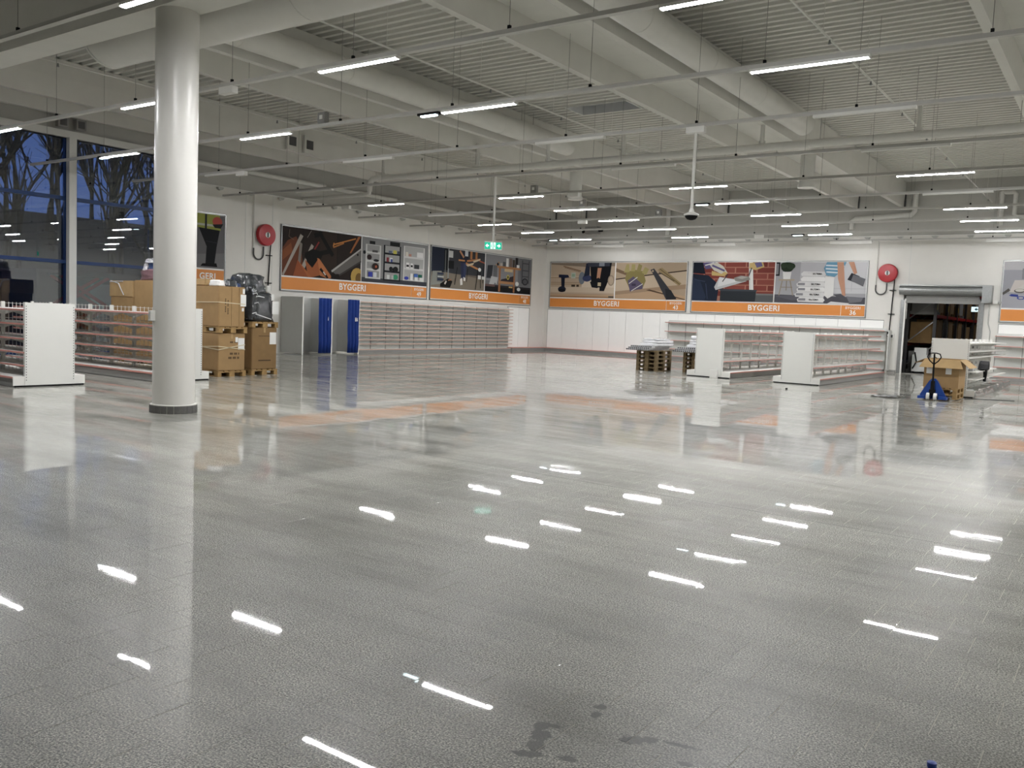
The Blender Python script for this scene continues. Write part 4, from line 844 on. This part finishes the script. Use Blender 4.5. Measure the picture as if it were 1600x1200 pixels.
def wall_bay(label, loc, rz, levels, depth, stripm, back, group, name='wall_shelf', basez=.12):
    t = thing(name, label, 'shelving', (loc[0], loc[1], 0), rz, group)
    obj('upright', cached(CM, ('upright', levels[0]), lambda: MB().box(-.012, .012, -.06, -.03, .1, levels[0]+.03), M_GREYST), None, t)
    obj('base', cached(CM, ('base', depth), lambda: MB().box(.002, BAY-.002, -depth, -.03, .0, basez), M_GREYST), None, t)
    if back: obj('back_panel', cached(CM, ('back_panel', levels[0], back.name), lambda: MB().box(.01, BAY-.01, -.05, -.035, basez, levels[0]+.1), back), None, t)
    sh = cached(CM, ('shelf', depth), lambda: shelf_mesh(BAY, depth), M_WHITE); st = cached(CM, ('price_strip', depth, stripm.name), lambda: strip_mesh(BAY, depth, .022), stripm)
    for z in levels+[basez+.03]:
        o = obj('shelf', sh, None, t, (0, 0, z)); obj('price_strip', st, None, o)
    return t
far_lv = [1.77, 1.34, .91, .5]
for k in range(11):
    wall_bay('white wall shelf bay below the far wall pictures, %s from the left' % ORD[k], (-18.6+k*.915, YF-.02), 0, far_lv, .47, M_STRIP, M_GREYCAB2, 'far wall shelf bays')
tag(obj('shelf_end_panel', MB().box(-8.36, -8.33, YF-.47, YF-.03, .1, 1.8), M_GREYCAB2), 'grey end panel closing the far wall shelves beside the hose reel box', 'panel')
for k in range(5):
    wall_bay('white wall shelf bay right of the roller door, %s from the door' % ORD[k], (-4.4+k*BAY, YF-.02), 0, [1.74, 1.35, .93, .53], .47, M_STRIP, M_GREYCAB2, 'right wall shelf bays')
left_lv = [2.08-.172*k for k in range(11)]
for k in range(12):
    wall_bay('close-set tray shelf bay on the left wall, %s from the blue curtains' % ORD[k], (XL+.02, 25.5+k*.895), PI/2, left_lv, .3, M_COPPER, M_GREYCAB2, 'tray shelf bays', 'tray_shelf', .1)

# ------------------------------------------------------------------ changing cabins with blue curtains
cb = thing('changing_cabin', 'pair of grey changing cabins with blue curtains against the left wall', 'cabin', (XL, 21.72, 0), PI/2)
D = 1.2; W = 1.42
for k, x in enumerate((.0, 1.42, 2.84)):
    obj('partition', MB().box(x-.015, x+.015, -D, -.03, .05, 2.13), M_GREYCAB if k == 0 else M_GREYCAB2, cb)
    obj('post', MB().box(x-.025, x+.025, -D-.03, -D, 0, 2.15), M_WHITE, cb)
obj('back_panel', MB().box(0, 2.84, -.05, -.01, .05, 2.13), M_GREYCAB2, cb)
obj('curtain_rail', MB().box(0, 2.84, -D-.02, -D, 2.1, 2.13), M_WHITE, cb)
for x0, x1, mark in ((.72, 1.34, 'i'), (2.2, 2.78, 'Bi')):
    mb = MB(); n = 40; vs = []
    for z in (.06, .5, 1.0, 1.5, 2.0, 2.12):
        for i in range(n+1):
            u = i/n; fl = math.sin(u*PI*7+z*.25)*.05*(1-.25*z/2.1); vs.append((x0+(x1-x0)*u+(.03 if z < 1 else 0)*math.sin(z*2), -D-.07+fl, z))
    fs = [(r*(n+1)+i, r*(n+1)+i+1, (r+1)*(n+1)+i+1, (r+1)*(n+1)+i) for r in range(5) for i in range(n)]
    mb.add(vs, fs); mb.smooth = True
    cu = obj('curtain', mb, M_CURT, cb)
    md = cu.modifiers.new('thickness', 'SOLIDIFY'); md.thickness = .004
    l = letters(cu, mark, .2, (x0+x1)/2+.1, 1.35, -D-.135, M_PAPER)
    for i in range(5): obj('ring', MB().tube([(x0+.05+i*(x1-x0-.1)/4, -D-.02, 2.12), (x0+.05+i*(x1-x0-.1)/4, -D-.05, 2.1)], .014, 6), M_GALV, cu)

# ------------------------------------------------------------------ pallets, cartons
PMESH = {}
def pallet(label, loc, rz=0, wood=M_WOOD, group='wooden pallets'):
    t = thing('pallet', label, 'pallet', loc, rz, group)       # local x: 1.2 m, local y: 0.8 m, centred
    def g(key, fn):
        k = (key, wood.name)
        if k not in PMESH: me = fn().mesh(key[0]); me.materials.append(wood); PMESH[k] = me
        return PMESH[k]
    for y, w in ((-.328, .145), (-.17, .1), (0, .145), (.17, .1), (.328, .145)): obj('top_board', g(('top_board', w), lambda: MB().box(-.6, .6, -w/2, w/2, .122, .144)), None, t, (0, y, 0))
    for x in (-.525, 0, .525): obj('cross_board', g(('cross_board',), lambda: MB().box(-.0725, .0725, -.4, .4, .1, .122)), None, t, (x, 0, 0))
    for x in (-.525, 0, .525):
        for y, w in ((-.35, .1), (0, .145), (.35, .1)): obj('block', g(('block', w), lambda: MB().box(-.0725, .0725, -w/2, w/2, .022, .1)), None, t, (x, y, 0))
    for y, w in ((-.35, .1), (0, .145), (.35, .1)): obj('bottom_board', g(('bottom_board', w), lambda: MB().box(-.6, .6, -w/2, w/2, 0, .022)), None, t, (0, y, 0))
    return t
def carton(label, x0, x1, y0, y1, z0, z1, m_=M_CARD, marks=(), group=None, tape=True):
    t = thing('carton', label, 'carton', ((x0+x1)/2, (y0+y1)/2, z0), 0, group); w, d, h = (x1-x0)/2, (y1-y0)/2, z1-z0
    bm = bmesh.new(); bmesh.ops.create_cube(bm, size=1)
    for v in bm.verts: v.co = (v.co.x*2*w, v.co.y*2*d, (v.co.z+.5)*h)
    bmesh.ops.bevel(bm, geom=bm.edges[:], offset=.012, segments=2, affect='EDGES'); me = bpy.data.meshes.new('body'); bm.to_mesh(me); bm.free()
    obj('body', me, m_, t)
    if tape: obj('tape', MB().box(-w-.001, w+.002, -.03, .03, h-.001, h+.002).box(w, w+.002, -.03, .03, h-.12, h), M_CARD2, t)
    for mk in marks:
        kind, a, b, c_, dd = mk[:5]          # on the +x face: y from a to b, z from c to d
        if kind == 'paper': obj('paper_label', MB().box(w+.001, w+.006, a, b, c_, dd), M_PAPER, t)
        if kind == 'ink':
            mb = MB(); n = max(3, int((b-a)/.03))
            for i in range(n):
                if i % 4 != 3: mb.box(w+.0005, w+.002, a+(b-a)*i/n, a+(b-a)*(i+.75)/n, c_, dd)
            obj('print_mark', mb, M_PRINT, t)
        if kind == 'bar': obj('print_mark', MB().box(w+.0005, w+.002, a, b, c_, dd), M_PRINT, t)
        if kind == 'vink':
            mb = MB(); n = max(3, int((dd-c_)/.035))
            for i in range(n):
                if i % 5 != 4: mb.box(w+.0005, w+.002, a, b, c_+(dd-c_)*i/n, c_+(dd-c_)*(i+.7)/n)
            obj('print_mark', mb, M_PRINT, t)
    return t
def strap(parent, w, d, z, tilt=0):
    pts = [(w+.004, -d, z+tilt), (w+.004, d, z)]
    obj('strap', MB().bar(pts[0], pts[1], .012, .02).bar((w+.004, -d-.004, z+tilt), (-w, -d-.004, z+tilt*.3), .012, .02), M_ROPE, parent)
# stack A (two cartons) and stack B (tall carton, wrapped load)
pallet('lowest pallet under the two big strapped cartons behind the column', (-18.15, 13.22, 0))
ca = carton('big strapped carton standing on the lowest pallet behind the shelving end', -18.72, -17.58, 12.84, 13.6, .146, 1.03, M_CARD, (('ink', -.05, .22, .38, .43), ('ink', -.09, .22, .28, .33), ('ink', -.05, .2, .66, .7), ('paper', .18, .36, .5, .78), ('paper', .1, .17, .68, .8)))
strap(ca, .57, .38, .62, -.12); strap(ca, .57, .38, .5, .08)
pallet('upper pallet between the two big strapped cartons', (-18.15, 13.24, 1.045))
cbx = carton('big strapped carton with open top on the upper pallet behind the column', -18.75, -17.58, 12.84, 13.58, 1.192, 2.15, M_CARD, (('vink', -.2, -.17, .35, .68), ('vink', -.13, -.1, .3, .68), ('paper', .24, .4, .5, .78), ('paper', .28, .34, .38, .46), ('paper', .3, .36, .8, .92)), tape=False)
strap(cbx, .585, .37, .55, .03)
obj('corner_fold', MB().box(.586, .592, -.02, -.012, .03, .94), M_CARDIN, cbx); obj('corner_fold', MB().box(.586, .592, .2, .206, .03, .94), M_CARDIN, cbx)
pallet('lower pallet under the tall carton and black wrapped load', (-18.32, 14.32, 0))
carton('tall brown carton between two pallets, below the black wrapped load', -18.86, -17.74, 13.93, 14.7, .146, 1.18, M_CARDIN, (('bar', -.18, .2, .82, .835), ('bar', -.18, .2, .2, .23), ('paper', .16, .36, .62, .92)))
pallet('upper pallet carrying the black wrapped load', (-18.32, 14.32, 1.182), 0)
def lump(name, dims, z0, seed, amp, material, parent, off=(0, 0), taper=.9, sub=5):
    bm = bmesh.new(); bmesh.ops.create_cube(bm, size=1); bmesh.ops.subdivide_edges(bm, edges=bm.edges[:], cuts=sub, use_grid_fill=True)
    r = random.Random(seed); 
    for v in bm.verts:
        z = v.co.z+.5; k = 1-(1-taper)*z; e = 1-.12*(abs(v.co.x*2)**4*abs(v.co.y*2)**4)
        top = (abs(v.co.x)*2)**3*.5+(abs(v.co.y)*2)**3*.5
        v.co = (off[0]+v.co.x*dims[0]*k*e+r.uniform(-amp, amp), off[1]+v.co.y*dims[1]*k*e+r.uniform(-amp, amp), z0+z*dims[2]-(z > .9)*top*amp*2.5+r.uniform(-amp, amp)*(z > .05))
    me = bpy.data.meshes.new(name); bm.to_mesh(me); bm.free()
    for p in me.polygons: p.use_smooth = True
    return obj(name, me, material, parent)
wl = thing('wrapped_load', 'black goods shrink-wrapped in shiny film on the upper pallet', 'wrapped load', (-18.32, 14.32, 1.327))
lump('goods', (1.1, .78, .74), 0, 3, .03, M_WRAP, wl, taper=.95)
lump('goods_top', (.85, .66, .52), .68, 5, .04, M_WRAP, wl, (.05, -.16), .8)
lump('film_bulge', (.5, .22, .85), .05, 8, .035, M_FILM if False else M_WRAP, wl, (.34, -.33), .85)
obj('film_band', MB().add([(.565, -.38, .58), (.57, -.2, .62), (.566, -.02, .6), (.566, -.02, .62), (.57, -.2, .65), (.565, -.38, .62)], [(0, 1, 4, 5), (1, 2, 3, 4)]), M_FILM, wl)
obj('film_band', MB().add([(.575, -.38, .2), (.575, .2, .06), (.575, .2, .075), (.575, -.38, .23)], [(0, 1, 2, 3)]), M_FILM, wl)
obj('paper_label', MB().box(.6, .606, .2, .4, .2, .52), M_PAPER, wl); obj('paper_label', MB().box(.6, .606, .17, .25, .54, .7), M_PAPER, wl)
for z, yy in ((.68, -.35), (.45, -.3), (.2, -.36)): obj('film_crease', MB().tube([(.6, yy-.05, z), (.62, yy+.05, z+.03), (.6, yy+.09, z-.01)], .011, 6), M_FILM, wl)
# goods lying on the open carton
tag(lump('paper_bundle', (.4, .22, .14), 0, 11, .008, M_PAPER, None), 'white paper bundle lying on the open carton', 'bundle').location = (-17.85, 12.98, 2.155)
tag(lump('dark_bag', (.3, .3, .17), 0, 12, .015, M_WRAP, None, taper=.7), 'dark rounded bag lying on the open carton', 'bag').location = (-17.8, 13.3, 2.155)
tag(lump('blue_bag', (.34, .26, .1), 0, 13, .012, M_BLUEG, None, taper=.8), 'flat blue packet at the right end of the open carton', 'packet').location = (-18.05, 13.6, 2.15)
carton('small flat carton on top of the goods next to the column', -18.9, -18.2, 12.9, 13.3, 2.34, 2.5, M_CARD2).location.z = 2.16
# cartons left of the column
pallet('pallet under the film-wrapped cartons behind the left shelving', (-22.68, 13.8, 0)); pallet('pallet under the carton with the blue bundle', (-21.48, 13.8, 0))
def carton_g(*a, **k): return carton(*a, **k)
carton('film-wrapped carton at the bottom of the stack left of the column', -23.25, -22.1, 13.42, 14.15, .146, 1.3)
carton('film-wrapped carton in the middle of the stack left of the column', -23.2, -22.12, 13.42, 14.15, 1.303, 1.82)
tp = carton('film-wrapped carton on top of the stack left of the column', -23.27, -22.12, 13.42, 14.15, 1.823, 2.26, M_CARD2)
obj('film_crease', MB().tube([(-.5, -.375, .43), (-.1, -.38, .36), (.02, -.38, .2), (.15, -.38, .05)], .014, 6).tube([(-.55, -.375, .4), (.1, -.375, .42)], .012, 6), M_FILM, tp)
carton('lower carton of the stack carrying the blue bundle', -22.05, -20.9, 13.42, 14.15, .146, 1.2, M_CARD)
carton('upper carton of the stack carrying the blue bundle', -22.05, -20.9, 13.42, 14.15, 1.203, 2.28, M_CARD)
wb = thing('wrapped_bundle', 'pink and blue goods in clear film on the cartons left of the column', 'wrapped bundle', (-21.4, 13.8, 2.285))
lump('lower_goods', (1.1, .7, .3), 0, 21, .02, M_PINKG, wb, taper=.98); lump('blue_goods', (.8, .55, .24), .28, 22, .02, M_BLUEG, wb, (.1, 0), .9); lump('film_cap', (.82, .6, .13), .46, 23, .03, M_FILM, wb, (-.02, 0), .75); lump('film_side', (.25, .6, .35), .24, 24, .03, M_FILM, wb, (-.36, 0), .6)
# pallets with long white-wrapped profiles
def profile_stack(cx, cy, tag_, nb_):
    for k in range(nb_): pallet('weathered pallet under the %s bundle of profiles, %s from the floor' % (tag_, ORD[k]), (cx, cy, k*.1445), PI/2, M_WOODG, 'weathered pallets under the profiles')
    z = nb_*.1445+.003
    pb = MB().box(-.03, .03, 0, 1.75, 0, .05).mesh('bar'); pb.materials.append(M_FILM); pe = MB().box(-.024, .024, -.006, 0, .006, .044).mesh('cut_end'); pe.materials.append(M_DGREY)
    for r in range(3):
        for c in range(11):
            t = thing('metal_profile', 'white-wrapped metal profile in the %s bundle, %s row, %s from the left' % (tag_, ('bottom', 'middle', 'top')[r], ORD[c]), 'profile', (cx-.62+c*.076+r*.06, cy-.95+r*.06, z+r*.055), .03, 'profiles in the %s bundle' % tag_)
            obj('bar', pb, None, t); obj('cut_end', pe, None, t)
    z2 = z+.17
    for k, (dx, w, ln, hh) in enumerate(((.02, .8, 1.5, .1), (.06, .72, 1.4, .09), (0., .6, 1.3, .06))):
        o = lump('white_pack', (w, ln, hh), 0, 30+k+int(cx), .008, M_FILM, None, taper=.97, sub=6); o.location = (cx+dx, cy+.15, z2); z2 += hh+.005
        tag(o, 'flat white film pack on the %s bundle of profiles, %s from below' % (tag_, ORD[k]), 'pack', 'white packs on the profiles')
profile_stack(-13.93, 28.55, 'left', 5); profile_stack(-12.5, 29.35, 'right', 5)
ro = thing('film_roll', 'white film roll lying on the right bundle of profiles', 'roll', (-12.5, 29.2, 1.232), PI/2); obj('roll', MB().tube([(0, -.3, .0), (0, .3, .0)], .07, 14), M_FILM, ro); obj('core', MB().tube([(0, -.32, 0), (0, .32, 0)], .03, 10), M_BLACK, ro)

# ------------------------------------------------------------------ open carton on pallets, pallet truck
pallet('lower pallet beneath the open carton with flaps', (-4.0, 25.75, .02), PI/2); pallet('upper pallet beneath the open carton with flaps', (-4.0, 25.75, .166), PI/2)
oc = thing('open_carton', 'open brown carton with flaps folded out on stacked pallets', 'carton', (-4.0, 25.72, .312))
w, d, h = .42, .54, .74; tk = .008
for nm, bx in (('side', (-w, w, -d, -d+tk, 0, h)), ('side', (-w, w, d-tk, d, 0, h)), ('side', (-w, -w+tk, -d+tk, d-tk, 0, h)), ('side', (w-tk, w, -d+tk, d-tk, 0, h)), ('bottom', (-w+tk, w-tk, -d+tk, d-tk, 0, tk))): obj(nm, MB().box(*bx), M_CARD, oc)
def flap(p0, p1, out, drop):
    p0, p1 = Vector(p0), Vector(p1); o = Vector(out); a = p0+o*.28+(p0-p1)*.12+Vector((0, 0, -drop)); b = p1+o*.28+(p1-p0)*.12+Vector((0, 0, -drop)); up = Vector((0, 0, .008))
    obj('flap', MB().add([p0, p1, b, a, p0+up, p1+up, b+up, a+up], [(0, 1, 2, 3), (7, 6, 5, 4), (0, 4, 5, 1), (1, 5, 6, 2), (2, 6, 7, 3), (3, 7, 4, 0)]), M_CARD2, oc)
flap((-w, -d, h), (w, -d, h), (0, -.55, 0), .22); flap((w, -d, h), (w, d, h), (.9, 0, 0), .2); flap((-w, d, h), (-w, -d, h), (-.8, 0, 0), .12); flap((w, d, h), (-w, d, h), (0, .7, 0), .05)
obj('paper_label', MB().box(-.36, -.22, -d-.004, -d, .36, .56), M_PAPER, oc); obj('paper_label', MB().box(.1, .24, -d-.004, -d, .36, .55), M_PAPER, oc); obj('tape', MB().box(.14, .38, -d-.003, -d, .62, .72), M_GREYCAB2, oc)
tr = thing('pallet_truck', 'blue hand pallet truck with a black loop handle before the open carton', 'pallet truck', (-4.1, 24.62, 0))
for s in (-1, 1):
    obj('fork', MB().box(s*.19-.075, s*.19+.075, .25, 1.4, .05, .075) if False else MB().box(s*.19-.07, s*.19+.07, .2, .42, .03, .1), M_TRUCK, tr)
    obj('wheel', MB().tube([(s*.085-.035, 0, .095), (s*.085+.035, 0, .095)], .095, 18), M_RUBBER, tr)
    obj('wheel_hub', MB().tube([(s*.085-.04, 0, .095), (s*.085+.04, 0, .095)], .03, 10), M_DGREY, tr)
obj('body', MB().prism([(-.3, .05), (.3, .05), (.3, .14), (.1, .5), (.04, .56), (-.04, .56), (-.1, .5), (-.3, .14)], .12, .2).box(-.27, .27, .12, .22, .03, .1), M_TRUCK, tr)
obj('gusset', MB().prism([(-.34, .03), (-.16, .03), (-.16, .12), (-.34, .1)], .02, .3), M_TRUCK, tr); obj('gusset', MB().prism([(.16, .03), (.34, .03), (.34, .1), (.16, .12)], .02, .3), M_TRUCK, tr)
obj('pump', MB().tube([(0, .05, .12), (0, .05, .5)], .05, 12).box(-.07, .07, -.0, .1, .17, .28), M_BLACK, tr)
obj('drawbar', MB().tube([(0, .04, .45), (0, -.02, 1.2)], .022, 10), M_BLACK, tr)
loop = [(0, 0, .93), (-.1, -.01, 1.02), (-.16, -.015, 1.12), (-.13, -.02, 1.2), (-.05, -.02, 1.22), (.05, -.02, 1.22), (.13, -.02, 1.2), (.16, -.015, 1.12), (.1, -.01, 1.02), (0, 0, .93)]
obj('handle', MB().tube(loop, .016, 8), M_BLACK, tr); obj('lever', MB().bar((0, -.03, 1.14), (.07, -.05, 1.09), .015), M_BLACK, tr)
obj('decal', MB().box(-.02, .02, .117, .12, .3, .42), M_PAPER, tr)
# things on and by the right-hand shelving run
hd = thing('hand_tool', 'black hand tool with a bent grip lying on the bright shelf board', 'tool', (-3.42, 28.6, .73), PI/2)
obj('head', MB().add([(x, y, z) for y in (-.12, .12) for x, z in ((-.42, .03), (-.25, .16), (-.02, .26), (.1, .14), (.12, .03), (-.2, 0))], [(0, 1, 2, 3, 4, 5), (11, 10, 9, 8, 7, 6)]+[(i, i+6, (i+1) % 6+6, (i+1) % 6) for i in range(6)]), M_BLACK, hd)
obj('grip', MB().tube([(.08, 0, .06), (.24, 0, -.04), (.26, 0, -.16), (.2, 0, -.34)], [.05, .06, .05, .04], 8), M_BLACK, hd)
tag(lump('small_parts_bag', (.3, .45, .05), 0, 41, .008, M_GREYST, None, taper=.7), 'small grey bag lying near the end panel on the bright shelf', 'bag').location = (-3.65, 27.35, .725)
pf = thing('plastic_wrap', 'shiny clear film draped along the base of the right shelving run', 'film')
mb = MB(); n = 40; vs = []
for i in range(n+1):
    y = 26.85+8.4*i/n
    for j, (x, z) in enumerate(((-3.75, .215), (-3.45, .225), (-3.385, .19), (-3.37, .1), (-3.36, .015))): vs.append((x+rnd.uniform(-.012, .012), y, z+rnd.uniform(-.008, .02)*(j < 4)))
mb.add(vs, [(i*5+j, i*5+j+1, (i+1)*5+j+1, (i+1)*5+j) for i in range(n) for j in range(4)]); mb.smooth = True
obj('sheet', mb, M_CLEAR, pf)
cr = thing('plastic_wrap', 'crumpled clear film lying on the floor left of the pallet truck', 'film', (-5.15, 24.6, .004))
mb = MB(); n = 12; vs = [(-.35+.7*i/n+rnd.uniform(-.03, .03), -.45+1.0*j/n+rnd.uniform(-.04, .04), max(0, rnd.uniform(-.02, .05))) for i in range(n+1) for j in range(n+1)]
mb.add(vs, [(i*(n+1)+j, i*(n+1)+j+1, (i+1)*(n+1)+j+1, (i+1)*(n+1)+j) for i in range(n) for j in range(n)]); obj('sheet', mb, M_CLEAR, cr)
obj('fold', MB().tube([(-.3, -.3, .02), (0, -.36, .03), (.3, -.25, .02)], .014, 6), M_FILM, cr); obj('fold', MB().tube([(-.25, .1, .02), (.05, .05, .03), (.2, .2, .02)], .012, 6), M_FILM, cr)
tag(obj('steel_strip', MB().box(0, 1.3, -.015, .015, .003, .02), M_DGREY, None, (-3.55, 26.2, 0), .55), 'thin dark strip lying on the floor right of the open carton', 'strip')
tag(obj('bottle_cap', MB().lathe([(.016, 0), (.018, .004), (.018, .02), (.014, .022)], n=16), mat('cap_blue', '#3c58b8', .4), None, (-.512, 3.7, .001)), 'small blue plastic cap on the floor at the bottom edge', 'cap')
tag(obj('rubber_plug', MB().lathe([(.03, 0), (.035, .02), (.025, .04)], n=10), M_BLACK, None, (-7.75, 24.3, .002)), 'tiny black plug on the floor before the middle shelving run', 'plug')
t = thing('notice_box', 'small white box on the floor end of the shelving run beside the profiles', 'box', (-10.98, 26.93, .0)); obj('case', MB().box(-.12, .12, -.06, .05, 0, .24), M_WHITE, t); obj('lid', MB().box(-.125, .125, -.065, .055, .24, .26), M_PAPER, t)
t = thing('socket_box', 'white socket box on the far wall left of the roller door', 'socket', (-8.3, YF, 1.45)); obj('case', MB().box(-.08, .08, -.07, 0, 0, .2), M_WHITE, t); obj('outlet', MB().box(-.04, .04, -.075, -.07, .04, .16), M_DGREY, t)

# ------------------------------------------------------------------ outside: ground, trees, lift, container
struct(obj('floor_outside', MB().box(-90, XL-.3, -40, 70, -.4, -.15), M_ASPH))
def tree(label, x, y, h, seed):
    r = random.Random(seed); mb = MB()
    def grow(p, d, ln, rad, dep):
        pts = [p]; q = p
        for i in range(3):
            d = (d+Vector((r.uniform(-.13, .13), r.uniform(-.13, .13), r.uniform(-.03, .1)))).normalized(); q = q+d*ln/3; pts.append(q)
        mb.tube(pts, [rad, rad*.85, rad*.72, rad*.6], 5 if dep < 2 else 3, False)
        if dep >= 4 or rad < .006: return
        for k in range(r.choice((2, 3, 3)) if dep else 6):
            a = r.uniform(0, 2*PI); sp = r.uniform(.35, .75)
            nd = (d+Vector((math.cos(a)*sp, math.sin(a)*sp, r.uniform(0, .25)))).normalized()
            s = pts[r.choice((1, 2, 3)) if dep else r.choice((1, 2, 3, 3))]
            grow(s, nd, ln*r.uniform(.55, .8), rad*.6, dep+1)
    t = thing('bare_tree', label, 'tree', (x, y, bank_z(x)), 0, 'bare trees outside the windows')
    grow(Vector((0, 0, 0)), Vector((0, 0, 1)), h*.4, .04+h*.0055, 0)
    obj('trunk_and_branches', mb, M_BARK, t)
bank = struct(obj('bank_outside', MB().add([(-33, -40, -.2), (-33, 90, -.2), (-40, 90, 2.2), (-40, -40, 2.2), (-52, 90, 6.6), (-52, -40, 6.6), (-90, 90, 8.5), (-90, -40, 8.5)], [(0, 1, 2, 3), (3, 2, 4, 5), (5, 4, 6, 7)]), mat('forest_floor', '#1b1916', .95, noise=.5, nscale=1.5)))
def bank_z(x): return float(np.interp(-x, [33, 40, 52, 90], [-.2, 2.2, 6.6, 8.5]))-.3
tx = []; tr_ = random.Random(5)
for k in range(26):
    x = -36-(k % 13)*1.5-tr_.uniform(0, 1.0); sl = .42+(.30*k/25)+tr_.uniform(-.02, .02); tx.append((x, -x*sl, tr_.uniform(12, 17)))
tx.sort(key=lambda q: -q[1]/q[0])
for k, (x, y, h) in enumerate(tx): tree('leafless tree outside the windows, the %s one counted from the left' % (ORD+['sixteenth', 'seventeenth', 'eighteenth', 'nineteenth', 'twentieth', 'twenty-first', 'twenty-second', 'twenty-third', 'twenty-fourth', 'twenty-fifth', 'twenty-sixth'])[k], x, y, h, 100+k)
lf = thing('scissor_lift', 'red scissor lift standing outside behind the window', 'lift', (-28.3, 15.3, 0), PI/2)
obj('base', MB().box(-.9, .9, -.35, .35, .15, .5), M_DGREY, lf); obj('platform', MB().box(-.9, .9, -.35, .35, 2.45, 2.52), M_DGREY, lf)
for s in (-.3, .3):
    for j in range(2):
        z = .5+j*.97; obj('scissor_arm', MB().bar((-.8, s, z), (.8, s, z+.97), .05, .1), M_RED, lf); obj('scissor_arm', MB().bar((.8, s, z), (-.8, s, z+.97), .05, .1), M_RED, lf)
for sx_ in (-.7, .7): 
    for s in (-.36, .36): obj('wheel', MB().tube([(sx_, s-.05, .16-.15), (sx_, s+.05, .16-.15)], .16, 12), M_BLACK, lf)
ct = thing('container', 'grey site container standing outside behind the red lift', 'container', (-30.5, 16.6, -.15))
obj('body', MB().box(-1.2, 1.2, -2.2, 1.8, .1, 2.75), M_DGREY, ct); obj('door', MB().box(1.2, 1.23, -.4, .9, .2, 2.4), M_GREYST, ct); obj('roof_edge', MB().box(-1.25, 1.25, -2.25, 1.85, 2.7, 2.8), M_DGREY, ct)
